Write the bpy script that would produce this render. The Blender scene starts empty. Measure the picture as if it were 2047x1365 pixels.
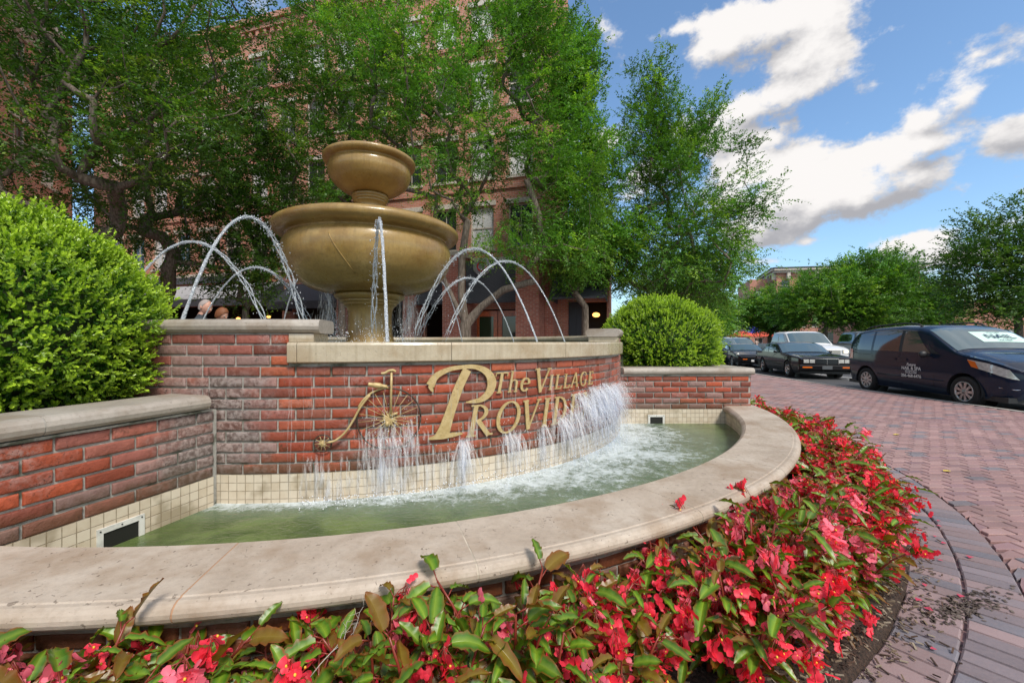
import bpy, math, random
import numpy as np
from mathutils import Vector, Matrix

R = math.radians
sc = bpy.context.scene
col = sc.collection

# ---------------------------------------------------------------- camera, light, exposure
cam_d = bpy.data.cameras.new('camera'); cam = bpy.data.objects.new('camera', cam_d); col.objects.link(cam)
cam.location = (0, 0, 1.29); cam.rotation_euler = (R(90), 0, 0)
cam_d.sensor_width = 36; cam_d.lens = 14.69; cam_d.clip_start = .05; cam_d.clip_end = 3000
sc.camera = cam
sc.cycles.transparent_max_bounces = 48
sc.view_settings.view_transform = 'Standard'; sc.view_settings.look = 'None'
sc.view_settings.gamma = 1; sc.view_settings.exposure = 1.1
SUN_EL, SUN_AZ = 50, 150      # azimuth measured clockwise from +Y
sun_d = bpy.data.lights.new('sun', 'SUN'); sun = bpy.data.objects.new('sun', sun_d); col.objects.link(sun)
sun_d.energy = 1.7; sun_d.angle = R(14); sun_d.color = (1, .94, .86)
sun.rotation_euler = Vector((math.sin(R(SUN_AZ)) * math.cos(R(SUN_EL)), math.cos(R(SUN_AZ)) * math.cos(R(SUN_EL)), math.sin(R(SUN_EL)))).to_track_quat('Z', 'Y').to_euler()

class NT:
    """tiny helper round a node tree"""
    def __init__(s, tree): s.t = tree; s.n = tree.nodes; s.l = tree.links
    def new(s, kind, **kw):
        n = s.n.new(kind)
        for k, v in kw.items(): setattr(n, k, v)
        return n
    def put(s, sock, v):
        if isinstance(v, bpy.types.NodeSocket): s.l.new(v, sock)
        elif isinstance(v, bpy.types.Node): s.l.new(v.outputs[0], sock)
        elif v is not None:
            if isinstance(v, tuple) and len(v) == 3 and sock.type == 'RGBA': v = (*v, 1)
            sock.default_value = v
    def math(s, op, a, b=None, c=None, clamp=False):
        n = s.new('ShaderNodeMath', operation=op, use_clamp=clamp)
        for i, v in enumerate((a, b, c)):
            if v is not None: s.put(n.inputs[i], v)
        return n.outputs[0]
    def ss(s, v, lo, hi, a=0., b=1.):
        n = s.new('ShaderNodeMapRange', interpolation_type='SMOOTHSTEP')
        s.put(n.inputs[0], v); n.inputs[1].default_value = lo; n.inputs[2].default_value = hi
        n.inputs[3].default_value = a; n.inputs[4].default_value = b
        return n.outputs[0]
    def mix(s, f, a, b, mode='MIX'):
        n = s.new('ShaderNodeMix', data_type='RGBA', blend_type=mode)
        s.put(n.inputs[0], f); s.put(n.inputs[6], a); s.put(n.inputs[7], b)
        return n.outputs[2]
    def ramp(s, f, stops):
        n = s.new('ShaderNodeValToRGB'); e = n.color_ramp.elements
        while len(e) < len(stops): e.new(.5)
        for i, (p, c) in enumerate(stops): e[i].position = p; e[i].color = (*c, 1)
        s.put(n.inputs[0], f); return n.outputs[0]
    def noise(s, vec, scale, detail=4, rough=.55, out=0, dist=0.):
        n = s.new('ShaderNodeTexNoise'); s.put(n.inputs['Vector'], vec)
        n.inputs['Scale'].default_value = scale; n.inputs['Detail'].default_value = detail
        n.inputs['Roughness'].default_value = rough; n.inputs['Distortion'].default_value = dist
        return n.outputs[out]
    def mapping(s, vec, scale=(1, 1, 1), loc=(0, 0, 0), rot=(0, 0, 0)):
        n = s.new('ShaderNodeMapping'); s.put(n.inputs[0], vec)
        n.inputs['Scale'].default_value = scale; n.inputs['Location'].default_value = loc; n.inputs['Rotation'].default_value = rot
        return n.outputs[0]
    def pos(s): return s.new('ShaderNodeNewGeometry').outputs['Position']
    def obj(s): return s.new('ShaderNodeTexCoord').outputs['Object']
    def uv(s): return s.new('ShaderNodeTexCoord').outputs['UV']
    def col(s): return s.new('ShaderNodeAttribute', attribute_name='Col').outputs['Color']
    def bump(s, h, strength=.5, dist=.01, normal=None):
        n = s.new('ShaderNodeBump'); s.put(n.inputs['Height'], h)
        n.inputs['Strength'].default_value = strength; n.inputs['Distance'].default_value = dist
        if normal is not None: s.put(n.inputs['Normal'], normal)
        return n.outputs[0]
    def sep(s, v):
        n = s.new('ShaderNodeSeparateXYZ'); s.put(n.inputs[0], v); return n.outputs

def material(name, build):
    m = bpy.data.materials.new(name); m.use_nodes = True
    t = NT(m.node_tree); b = m.node_tree.nodes['Principled BSDF']
    build(t, b, m.node_tree.nodes['Material Output'])
    return m

def plain(name, c, rough=.5, metal=0., coat=0., bumpy=0., bscale=60., vary=0., emit=None):
    def f(t, b, o):
        b.inputs['Roughness'].default_value = rough; b.inputs['Metallic'].default_value = metal
        b.inputs['Coat Weight'].default_value = coat
        p = t.pos() if not metal else t.obj()
        base = c
        if vary:
            n = t.noise(p, bscale * .25, 4)
            base = t.mix(t.ss(n, .35, .65), tuple(x * (1 - vary) for x in c), tuple(min(1, x * (1 + vary)) for x in c))
        t.put(b.inputs['Base Color'], base)
        if bumpy: t.put(b.inputs['Normal'], t.bump(t.noise(p, bscale, 5), bumpy, .004))
        if emit: t.put(b.inputs['Emission Color'], emit[0]); b.inputs['Emission Strength'].default_value = emit[1]
    return material(name, f)

# ---------------------------------------------------------------- sky with clouds
# each cloud puff: azimuth, elevation, half width, half height (degrees), weight; broad last entries are unseen clouds added to whiten the fill light
PUFFS = [(29.7,19.3,3.6,2.2,1.34),(33.9,17.7,3.5,2.1,1.34),(38.2,17.1,3.2,2.0,1.34),(41.8,16.5,2.7,1.6,1.23),(44.4,15.5,1.6,1.0,1.0),(32.7,15.0,3.6,2.0,1.34),(36.9,14.8,3.3,1.8,1.23),(29.2,14.7,2.9,2.8,1.34),(40.7,14.6,2.0,1.1,1.01),(30.8,12.5,2.5,1.4,1.12),(42.9,18.5,2.2,1.0,1.06),(44.9,18.4,1.6,0.7,0.65),(28.7,33.3,3.7,1.9,1.2),(32.7,32.6,3.6,2.0,1.25),(36.5,31.3,2.0,1.7,1.1),(26.0,31.8,2.5,1.3,1.0),(36.5,28.6,2.7,1.7,1.1),(38.6,26.4,2.1,1.0,0.9),(33.5,29.1,2.4,1.3,0.9),(40.5,24.8,1.4,0.6,0.8),(20.8,34.7,3.6,0.6,0.8),(13.1,35.4,1.6,1.3,0.85),(33.7,26.1,2.1,1.2,1.0),(29.7,25.9,2.6,1.1,0.95),(26.8,24.5,2.7,1.8,1.05),(45.7,21.3,2.3,1.2,0.76),(44.2,20.8,1.2,0.6,0.9),(47.7,21.7,1.2,0.6,0.58),(49.3,18.1,1.7,1.1,0.79),(51.2,18.1,1.4,1.2,0.79),(42.8,28.9,0.9,0.4,0.6),(48.7,24.7,1.3,0.5,0.54),(49.0,23.5,1.0,0.4,0.5),(49.5,25.8,0.9,0.4,0.43),(42.2,9.7,2.3,0.7,0.9),(44.7,9.8,1.9,0.7,0.85),(45.7,7.9,1.7,0.7,0.8),(32.0,9.3,2.5,0.5,0.6),(36.5,11.0,1.8,0.4,0.56),(17.7,21.8,6.2,3.1,1.0),(12.3,25.4,2.0,1.2,0.8),(20.8,26.3,2.4,1.5,0.7),(12.0,30.4,2.0,1.0,0.5),(46.4,27.7,0.5,0.3,0.4),(31.8,22.7,1.5,0.8,0.6),(38,6.0,12,1.3,0.45),(46,8,7,1.5,0.6),(-20,32,12,6,1.0),(-35,20,12,5,1.0),(-8,24,7,4,0.8),(90,25,24,12,1.5),(130,32,24,12,1.5),(165,25,24,12,1.5),(-160,32,24,12,1.5),(-110,28,26,12,1.5),(75,50,20,10,1.3),(0,72,35,9,1.3),(180,55,45,12,1.5),(-75,50,20,12,1.3),(115,62,40,10,1.3)]
w = bpy.data.worlds.new('World'); sc.world = w; w.use_nodes = True
w.cycles.sampling_method = 'MANUAL'; w.cycles.sample_map_resolution = 512
t = NT(w.node_tree); t.n.clear()
sky = t.new('ShaderNodeTexSky', sky_type='NISHITA', sun_disc=False)
sky.sun_elevation = R(SUN_EL); sky.sun_rotation = R(SUN_AZ); sky.air_density = 1.0; sky.dust_density = 1.3; sky.ozone_density = 2.2
skyc = t.new('ShaderNodeHueSaturation'); skyc.inputs['Saturation'].default_value = 1.02; t.put(skyc.inputs['Color'], sky)
direction = t.new('ShaderNodeTexCoord').outputs['Generated']
x, y, z = t.sep(direction)
az = t.math('MULTIPLY', t.math('ARCTAN2', x, y), 180 / math.pi)
el = t.math('MULTIPLY', t.math('ARCSINE', z), 180 / math.pi)
wob = t.noise(direction, 5.5, 6, .58, out=1)
wx, wy, wz = t.sep(wob)
def cloud_field(daz, dele):
    a = t.math('ADD', t.math('ADD', az, daz), t.math('MULTIPLY', t.math('SUBTRACT', wx, .5), 2.2))
    e = t.math('ADD', t.math('ADD', el, dele), t.math('MULTIPLY', t.math('SUBTRACT', wy, .5), 2.0))
    acc = None
    for ca, ce, ra, re_, wt in PUFFS:
        u = t.math('DIVIDE', t.math('SUBTRACT', a, ca), ra * 1.12); v = t.math('DIVIDE', t.math('SUBTRACT', e, ce), re_ * 1.15)
        d = t.math('MULTIPLY_ADD', u, u, t.math('MULTIPLY', v, v))
        f = t.math('MULTIPLY', t.math('EXPONENT', t.math('MULTIPLY', d, -.72)), wt)
        acc = f if acc is None else t.math('ADD', acc, f)
    return acc
base = cloud_field(0, 0); above = cloud_field(-.5, 1.5)
fine = t.noise(t.mapping(direction, (1, 1, 1.6)), 9, 9, .62)
finer = t.noise(direction, 26, 6, .6)
n = t.math('ADD', t.math('MULTIPLY', t.math('SUBTRACT', fine, .5), 3.1), t.math('MULTIPLY', t.math('SUBTRACT', finer, .5), 1.3))
dens = t.math('ADD', t.math('MULTIPLY', t.math('MINIMUM', base, 1.5), .86), n)
alpha = t.ss(dens, .40, 1.05)
shifted = t.noise(t.mapping(direction, (1, 1, 1.6), (.018, -.006, -.03)), 9, 5, .6)
relief = t.math('MULTIPLY', t.math('SUBTRACT', t.noise(t.mapping(direction, (1, 1, 1.6)), 9, 5, .6), shifted), 3.2)
bright = t.math('ADD', t.math('SUBTRACT', base, t.math('MULTIPLY', above, .80)), relief)
lit = t.ss(bright, -.75, .85)
cc = t.mix(lit, (.44, .44, .47), (.97, .94, .92))
bg1 = t.new('ShaderNodeBackground'); t.put(bg1.inputs[0], t.mix(1., skyc, (.86, .97, 1.0), 'MULTIPLY')); bg1.inputs[1].default_value = .105
bg2 = t.new('ShaderNodeBackground'); t.put(bg2.inputs[0], cc); bg2.inputs[1].default_value = .47
mx = t.new('ShaderNodeMixShader'); t.put(mx.inputs[0], alpha); t.l.new(bg1.outputs[0], mx.inputs[1]); t.l.new(bg2.outputs[0], mx.inputs[2])
out = t.new('ShaderNodeOutputWorld'); t.l.new(mx.outputs[0], out.inputs[0])

# ---------------------------------------------------------------- mesh helpers
def tag(o, label=None, cat=None, group=None, kind=None):
    if label: o['label'] = label
    if cat: o['category'] = cat
    if group: o['group'] = group
    if kind: o['kind'] = kind
    return o

def empty(name, loc, label=None, cat=None, group=None, rz=0.):
    o = bpy.data.objects.new(name, None); col.objects.link(o)
    o.location = loc; o.rotation_euler = (0, 0, rz); o.empty_display_size = .1
    return tag(o, label, cat, group)

def link(name, me, parent=None):
    o = bpy.data.objects.new(name, me); col.objects.link(o)
    if parent is not None: o.parent = parent
    return o

def np_mesh(name, V, F, mats, colors=None, mi=None, smooth=False, parent=None, uv=None):
    """V (n,3); F (m,k) array, colors (n,3) per vertex"""
    V = np.asarray(V, np.float32); F = np.asarray(F, np.int32); k = F.shape[1]; m = len(F)
    me = bpy.data.meshes.new(name)
    me.vertices.add(len(V)); me.vertices.foreach_set('co', V.ravel())
    me.loops.add(m * k); me.loops.foreach_set('vertex_index', F.ravel())
    me.polygons.add(m); me.polygons.foreach_set('loop_start', np.arange(0, m * k, k, dtype=np.int32))
    me.polygons.foreach_set('loop_total', np.full(m, k, np.int32))
    me.polygons.foreach_set('use_smooth', np.full(m, bool(smooth)))
    if mi is not None: me.polygons.foreach_set('material_index', np.asarray(mi, np.int32))
    if colors is not None:
        at = me.color_attributes.new('Col', 'FLOAT_COLOR', 'POINT')
        at.data.foreach_set('color', np.c_[np.asarray(colors, np.float32), np.ones(len(V), np.float32)].ravel())
    if uv is not None:
        ul = me.uv_layers.new(name='UVMap'); ul.data.foreach_set('uv', np.asarray(uv, np.float32)[F.ravel()].ravel())
    me.update(calc_edges=True); me.validate()
    for x_ in (mats if isinstance(mats, (list, tuple)) else [mats]): me.materials.append(x_)
    return link(name, me, parent)

class MB:
    """collects shapes, then links them as one mesh object"""
    def __init__(s): s.v = []; s.f = []; s.m = []; s.c = []; s.sm = []; s.uvd = []; s.cur = (1, 1, 1)
    def add(s, vs, fs, m=0, c=None, smooth=False, uvs=None):
        o = len(s.v); s.v += [tuple(p) for p in vs]; s.c += [c or s.cur] * len(vs)
        s.uvd += list(uvs) if uvs is not None else [(0, 0)] * len(vs)
        for f in fs: s.f.append([i + o for i in f]); s.m.append(m); s.sm.append(smooth)
        return s
    def box(s, lo, hi, m=0, bev=0., M=None, c=None):
        (a, b, d), (e, f, g) = lo, hi
        if bev:
            vs = []
            for sx in (0, 1):
                for sy in (0, 1):
                    for sz in (0, 1):
                        p = [(a, e)[sx], (b, f)[sy], (d, g)[sz]]; sg = [1 - 2 * sx, 1 - 2 * sy, 1 - 2 * sz]
                        for ax in range(3):
                            q = [p[i] + (0 if i == ax else sg[i] * bev) for i in range(3)]
                            vs.append(q)
            fs = []
            I = lambda x, y, z, ax: ((x * 2 + y) * 2 + z) * 3 + ax
            for q in (0, 1):
                A = [I(q, 0, 0, 0), I(q, 1, 0, 0), I(q, 1, 1, 0), I(q, 0, 1, 0)]; fs.append(A if q else A[::-1])
                A = [I(0, q, 0, 1), I(1, q, 0, 1), I(1, q, 1, 1), I(0, q, 1, 1)]; fs.append(A[::-1] if q else A)
                A = [I(0, 0, q, 2), I(1, 0, q, 2), I(1, 1, q, 2), I(0, 1, q, 2)]; fs.append(A if q else A[::-1])
            for p in (0, 1):
                for q in (0, 1):
                    fs.append([I(p, q, 0, 0), I(p, q, 1, 0), I(p, q, 1, 1), I(p, q, 0, 1)])
                    fs.append([I(0, p, q, 1), I(1, p, q, 1), I(1, p, q, 2), I(0, p, q, 2)])
                    fs.append([I(p, 0, q, 2), I(p, 1, q, 2), I(p, 1, q, 0), I(p, 0, q, 0)])
            for x_ in (0, 1):
                for y_ in (0, 1):
                    for z_ in (0, 1): fs.append([I(x_, y_, z_, 0), I(x_, y_, z_, 1), I(x_, y_, z_, 2)])
        else:
            vs = [(x_, y_, z_) for x_ in (a, e) for y_ in (b, f) for z_ in (d, g)]
            fs = [[0, 1, 3, 2], [4, 6, 7, 5], [0, 4, 5, 1], [2, 3, 7, 6], [0, 2, 6, 4], [1, 5, 7, 3]]
        if M is not None: vs = [tuple(M @ Vector(p)) for p in vs]
        return s.add(vs, fs, m, c)
    def tube(s, pts, rad, n=8, m=0, c=None, cap=True, smooth=True, flat=1.):
        pts = [Vector(p) for p in pts]; rs = rad if isinstance(rad, (list, tuple, np.ndarray)) else [rad] * len(pts)
        vs = []; up = Vector((0, 0, 1)); prev = None
        for i, p in enumerate(pts):
            d = (pts[min(i + 1, len(pts) - 1)] - pts[max(i - 1, 0)])
            d = d.normalized() if d.length > 1e-9 else Vector((0, 0, 1))
            if prev is None: a = d.cross(up if abs(d.z) < .9 else Vector((1, 0, 0))).normalized()
            else: a = (prev - d * prev.dot(d)); a = a.normalized() if a.length > 1e-6 else d.orthogonal().normalized()
            prev = a; b = d.cross(a)
            for k in range(n):
                an = 2 * math.pi * k / n; vs.append(p + (a * math.cos(an) + b * math.sin(an) * flat) * rs[i])
        fs = [[i * n + k, i * n + (k + 1) % n, (i + 1) * n + (k + 1) % n, (i + 1) * n + k] for i in range(len(pts) - 1) for k in range(n)]
        if cap: fs += [list(range(n))[::-1], [(len(pts) - 1) * n + k for k in range(n)]]
        return s.add(vs, fs, m, c, smooth)
    def lathe(s, prof, n=48, m=0, c=None, M=None, smooth=True, a0=0., a1=2 * math.pi):
        full = abs(a1 - a0 - 2 * math.pi) < 1e-6; k = n if full else n + 1; vs = []
        for r_, z_ in prof:
            for i in range(k):
                a = a0 + (a1 - a0) * i / n; vs.append((r_ * math.cos(a), r_ * math.sin(a), z_))
        if M is not None: vs = [tuple(M @ Vector(p)) for p in vs]
        fs = []
        for j in range(len(prof) - 1):
            for i in range(n):
                i2 = (i + 1) % k; fs.append([j * k + i, j * k + i2, (j + 1) * k + i2, (j + 1) * k + i])
        return s.add(vs, fs, m, c, smooth)
    def grid(s, P, m=0, c=None, smooth=True, uvs=None):
        """P[i][j] points"""
        ni, nj = len(P), len(P[0]); vs = [p for row in P for p in row]
        fs = [[i * nj + j, i * nj + j + 1, (i + 1) * nj + j + 1, (i + 1) * nj + j] for i in range(ni - 1) for j in range(nj - 1)]
        return s.add(vs, fs, m, c, smooth, uvs)
    def prism(s, poly, h0, h1, M=None, m=0, c=None):
        n = len(poly); vs = [(x_, y_, h0) for x_, y_ in poly] + [(x_, y_, h1) for x_, y_ in poly]
        if M is not None: vs = [tuple(M @ Vector(p)) for p in vs]
        return s.add(vs, [list(range(n))[::-1], list(range(n, 2 * n))] + [[i, (i + 1) % n, n + (i + 1) % n, n + i] for i in range(n)], m, c)
    def ball(s, ctr, r, n=12, m=0, c=None, sc_=(1, 1, 1)):
        prof = [(max(1e-4, math.sin(math.pi * i / n)) * r, -math.cos(math.pi * i / n) * r) for i in range(n + 1)]
        M = Matrix.Translation(Vector(ctr)) @ Matrix.Diagonal((*sc_, 1))
        return s.lathe(prof, max(8, n), m, c, M)
    def build(s, name, mats, parent=None, colors=True):
        me = bpy.data.meshes.new(name); me.from_pydata(s.v, [], s.f)
        me.polygons.foreach_set('material_index', s.m); me.polygons.foreach_set('use_smooth', s.sm)
        for x_ in (mats if isinstance(mats, (list, tuple)) else [mats]): me.materials.append(x_)
        at = me.color_attributes.new('Col', 'FLOAT_COLOR', 'POINT')
        at.data.foreach_set('color', np.c_[np.array(s.c, np.float32), np.ones(len(s.c), np.float32)].ravel())
        if any(u != (0, 0) for u in s.uvd):
            idx = np.zeros(len(me.loops), np.int32); me.loops.foreach_get('vertex_index', idx)
            ul = me.uv_layers.new(name='UVMap'); ul.data.foreach_set('uv', np.array(s.uvd, np.float32)[idx].ravel())
        me.update(); me.validate()
        return link(name, me, parent)

def copy_tree(o, parent=None):
    c = o.copy(); col.objects.link(c)
    if parent is not None: c.parent = parent; c.matrix_parent_inverse = o.matrix_parent_inverse
    for ch in [q for q in bpy.data.objects if q.parent == o and q != c]: copy_tree(ch, c)
    return c

rng = np.random.default_rng(7); rnd = random.Random(11)
def sinoise(P, s, seed=0):
    """cheap smooth noise for numpy arrays (n,3) -> about -1..1"""
    g = np.random.default_rng(seed); o = np.zeros(len(P))
    for k in range(6):
        w_ = g.normal(size=3) * s * (1 + .5 * k); o += np.sin(P @ w_ + g.uniform(0, 6.28)) / (1 + .5 * k)
    return o / 2.6
# ---------------------------------------------------------------- materials
def _brick(t, b, o):
    p = t.pos(); c = t.col()
    n1 = t.noise(p, 38, 6, .65); n2 = t.noise(p, 7, 5, .6); n3 = t.noise(p, 3.1, 5, .6)
    base = t.mix(t.ss(n1, .3, .7), t.mix(.3, c, (.10, .02, .012), 'MIX'), c)
    pale = t.math('MULTIPLY', t.ss(n3, .54, .72), t.ss(n1, .35, .62))
    base = t.mix(t.math('MULTIPLY', pale, .6), base, (.36, .30, .28))
    moss = t.math('MULTIPLY', t.ss(n2, .60, .72), t.ss(t.noise(p, 24, 3), .42, .62))
    base = t.mix(t.math('MULTIPLY', moss, .85), base, (.030, .034, .014))
    # lime and algae stain where the planter meets the curved wall, and the damp band above the tiles
    x_, y_, z_ = t.sep(p)
    dx = t.math('ADD', x_, 1.80); dy = t.math('SUBTRACT', y_, 2.50)
    rr_ = t.math('ADD', t.math('SQRT', t.math('MULTIPLY_ADD', dx, dx, t.math('MULTIPLY', dy, dy))), t.math('MULTIPLY', t.math('SUBTRACT', n2, .5), .9))
    st = t.ss(rr_, .40, .10); st = t.math('MULTIPLY', st, t.ss(z_, 1.16, 1.0))
    base = t.mix(t.math('MULTIPLY', st, .7), base, t.mix(t.ss(n1, .38, .62), (.10, .085, .075), (.33, .29, .27)))
    damp = t.math('MULTIPLY', t.ss(t.math('ADD', z_, t.math('MULTIPLY', t.math('SUBTRACT', n2, .5), .25)), .60, .50), .6)
    base = t.mix(damp, base, (.085, .05, .022))
    crack = t.math('MULTIPLY', t.ss(n3, .50, .60), t.ss(t.noise(p, 46, 2, .5, dist=2.5), .60, .66))
    base = t.mix(t.math('MULTIPLY', crack, .7), base, (.03, .02, .015))
    t.put(b.inputs['Base Color'], base)
    t.put(b.inputs['Roughness'], t.ss(n1, .3, .7, .35, .75))
    t.put(b.inputs['Normal'], t.bump(t.math('ADD', t.math('MULTIPLY', n1, 1.3), t.math('MULTIPLY', t.noise(p, 140, 3), .4)), .8, .0055))
BRICK = material('weathered_brick', _brick)
def _mortar(t, b, o):
    p = t.pos(); n = t.noise(p, 60, 5, .6); n2 = t.noise(p, 6, 4)
    base = t.mix(n, (.24, .235, .21), (.46, .44, .40))
    base = t.mix(t.math('MULTIPLY', t.ss(n2, .52, .68), .8), base, (.045, .055, .025))
    t.put(b.inputs['Base Color'], base); b.inputs['Roughness'].default_value = .9
    t.put(b.inputs['Normal'], t.bump(n, .9, .006))
MORTAR = material('mortar', _mortar)
def stone_mat(name, c0, c1, c2, rough=.6, pits=.6, streak=None, coat=0., scale=1.):
    def f(t, b, o):
        p = t.pos()
        n1 = t.noise(t.mapping(p, (2.2 * scale, 2.2 * scale, 5 * scale)), 1, 7, .65, dist=.4)
        n2 = t.noise(p, 34 * scale, 5, .7); n3 = t.noise(p, 3.4, 4, .6)
        base = t.ramp(n1, [(.28, c0), (.5, c1), (.72, c2)])
        base = t.mix(t.math('MULTIPLY', t.ss(n2, .42, .68), .22), base, tuple(x_ * .55 for x_ in c0))
        base = t.mix(t.math('MULTIPLY', t.ss(n3, .45, .66), .5), base, tuple(x_ * y_ for x_, y_ in zip(c0, (.78, .62, .45))))
        if streak:
            s_ = t.noise(t.mapping(p, (34, 34, .9)), 1, 4, .6)
            base = t.mix(t.math('MULTIPLY', t.ss(s_, .45, .7), .55), base, streak)
        pit = t.ss(t.noise(t.mapping(p, (1, 1, 1)), 55, 2, .5, dist=.8), .66, .72)
        base = t.mix(t.math('MULTIPLY', pit, pits), base, (.07, .045, .03))
        t.put(b.inputs['Base Color'], base)
        t.put(b.inputs['Roughness'], t.ss(n2, .3, .7, max(.08, rough - .15), min(1, rough + .15)))
        b.inputs['Coat Weight'].default_value = coat; b.inputs['Coat Roughness'].default_value = .12
        t.put(b.inputs['Normal'], t.bump(t.math('SUBTRACT', t.math('ADD', n2, n1), pit), .35, .004))
    return material(name, f)
COPING = stone_mat('limestone_coping', (.31, .245, .185), (.44, .365, .29), (.54, .47, .39), .62)
CAPST = stone_mat('grey_cap_stone', (.27, .235, .195), (.37, .33, .285), (.47, .43, .375), .55, .3)
LEDGE = stone_mat('cream_ledge_stone', (.40, .335, .235), (.49, .425, .31), (.56, .50, .385), .32, .2, streak=(.33, .27, .18), coat=.4)
OCHRE = stone_mat('wet_ochre_stone', (.245, .150, .040), (.345, .225, .068), (.45, .31, .115), .38, .25, streak=(.21, .135, .038), coat=.42, scale=.6)
def _tile(t, b, o):
    bt = t.new('ShaderNodeTexBrick'); t.put(bt.inputs['Vector'], t.uv()); bt.offset = 0; bt.squash = 1
    bt.inputs['Scale'].default_value = 1; bt.inputs['Brick Width'].default_value = .052; bt.inputs['Row Height'].default_value = .0515
    bt.inputs['Mortar Size'].default_value = .0022; bt.inputs['Mortar Smooth'].default_value = .1; bt.inputs['Bias'].default_value = 0
    t.put(bt.inputs['Color1'], (.66, .58, .46)); t.put(bt.inputs['Color2'], (.56, .47, .35)); t.put(bt.inputs['Mortar'], (.28, .22, .15))
    p = t.pos(); n = t.noise(p, 22, 5); n2 = t.noise(p, 5, 3)
    c = t.mix(t.math('MULTIPLY', t.ss(n, .4, .65), .3), bt.outputs[0], (.70, .63, .5))
    c = t.mix(t.math('MULTIPLY', t.ss(n2, .52, .66), .55), c, (.20, .15, .08))
    t.put(b.inputs['Base Color'], c); b.inputs['Roughness'].default_value = .3
    t.put(b.inputs['Normal'], t.bump(t.math('SUBTRACT', 1, bt.outputs[1]), .6, .003))
TILE = material('pool_tile', _tile)
def _gold(t, b, o):
    p = t.pos(); n = t.noise(p, 26, 5, .65); n2 = t.noise(p, 90, 3)
    c = t.mix(t.ss(n, .3, .7), (.43, .31, .13), (.55, .42, .21))
    c = t.mix(t.math('MULTIPLY', t.ss(n2, .62, .72), .8), c, (.09, .06, .03))
    t.put(b.inputs['Base Color'], c); b.inputs['Metallic'].default_value = .1; b.inputs['Roughness'].default_value = .42
GOLD = material('weathered_brass', _gold)
DBRONZE = plain('dark_bronze', (.06, .042, .03), .5, .3, bumpy=.4)
WHITEMETAL = plain('white_painted_metal', (.62, .62, .58), .4, vary=.15)
VOIDM = plain('dark_opening', (.012, .012, .010), .6)
SOIL = material('mulch_soil', lambda t, b, o: (t.put(b.inputs['Base Color'], t.mix(t.ss(t.noise(t.pos(), 90, 5, .7), .35, .7), (.018, .011, .008), (.085, .05, .034))),
    b.inputs['Roughness'].__setattr__('default_value', .95), t.put(b.inputs['Normal'], t.bump(t.noise(t.pos(), 70, 5), 1., .02))))
def _pool(t, b, o):
    p = t.pos(); x_, y_, z_ = t.sep(p)
    dx = t.math('ADD', x_, 1.71); dy = t.math('SUBTRACT', y_, 5.68)
    r_ = t.math('SQRT', t.math('MULTIPLY_ADD', dx, dx, t.math('MULTIPLY', dy, dy)))
    th_ = t.math('ARCTAN2', dx, t.math('MULTIPLY', dy, -1))
    dist = t.math('SUBTRACT', r_, 3.07)
    # reach of the foam out from the wall grows towards the strong falls on the right
    reach = t.ss(th_, .12, 1.05, .16, .95)
    reach = t.math('MULTIPLY', reach, t.ss(th_, 1.15, 1.55, 1., .25))
    k = t.math('SUBTRACT', 1, t.math('DIVIDE', dist, reach))
    fn = t.noise(p, 17, 8, .72, dist=.5); f2 = t.noise(p, 4.2, 5, .6, dist=.5); f3 = t.noise(t.mapping(p, (1, 1, 1)), 75, 5, .7)
    foam = t.math('ADD', t.math('MULTIPLY', k, .62), t.math('ADD', t.math('MULTIPLY', t.math('SUBTRACT', fn, .5), 1.5), t.math('MULTIPLY', t.math('SUBTRACT', f2, .5), 1.1)))
    foam = t.math('ADD', foam, t.math('MULTIPLY', t.math('SUBTRACT', f3, .5), .55))
    fm = t.math('MULTIPLY', t.ss(foam, .0, .62), t.ss(k, -.95, .15))
    deep = t.mix(t.ss(f2, .35, .65), (.060, .095, .028), (.125, .175, .055))
    deep = t.mix(t.ss(k, -1.2, .4, 0., .6), deep, (.14, .20, .15))
    t.put(b.inputs['Base Color'], t.mix(t.math('MULTIPLY', fm, .9), deep, (.66, .73, .74)))
    t.put(b.inputs['Roughness'], t.math('MULTIPLY_ADD', fm, .5, .10)); b.inputs['IOR'].default_value = 1.33
    wv = t.math('ADD', t.noise(t.mapping(p, (1, 1.6, 1)), 13, 4, .55, dist=1.), t.math('MULTIPLY', t.noise(p, 42, 3), .35))
    h = t.math('ADD', t.math('MULTIPLY', wv, t.ss(k, -2.5, .5, .35, 1.)), t.math('MULTIPLY', fn, fm))
    t.put(b.inputs['Normal'], t.bump(h, .55, .03))
POOLW = material('pool_water', _pool)
def _stream(t, b, o):
    # aerated falling water: partly clear, partly white froth
    p = t.pos(); n = t.noise(t.mapping(p, (210, 210, 9)), 1, 4, .7)
    tr = t.new('ShaderNodeBsdfTransparent'); tr.inputs[0].default_value = (.97, .98, 1, 1)
    b.inputs['Base Color'].default_value = (1., .98, .95, 1); b.inputs['Roughness'].default_value = .5
    tl_ = t.new('ShaderNodeBsdfTranslucent'); tl_.inputs[0].default_value = (1, .98, .94, 1); mw = t.new('ShaderNodeMixShader'); mw.inputs[0].default_value = .45
    t.l.new(b.outputs[0], mw.inputs[1]); t.l.new(tl_.outputs[0], mw.inputs[2])
    mx_ = t.new('ShaderNodeMixShader'); t.put(mx_.inputs[0], t.math('MULTIPLY', t.sep(t.col())[0], t.ss(n, .32, .72, .08, .72)))
    t.l.new(tr.outputs[0], mx_.inputs[1]); t.l.new(mw.outputs[0], mx_.inputs[2]); t.l.new(mx_.outputs[0], o.inputs[0])
STREAM = material('aerated_water', _stream)
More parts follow.
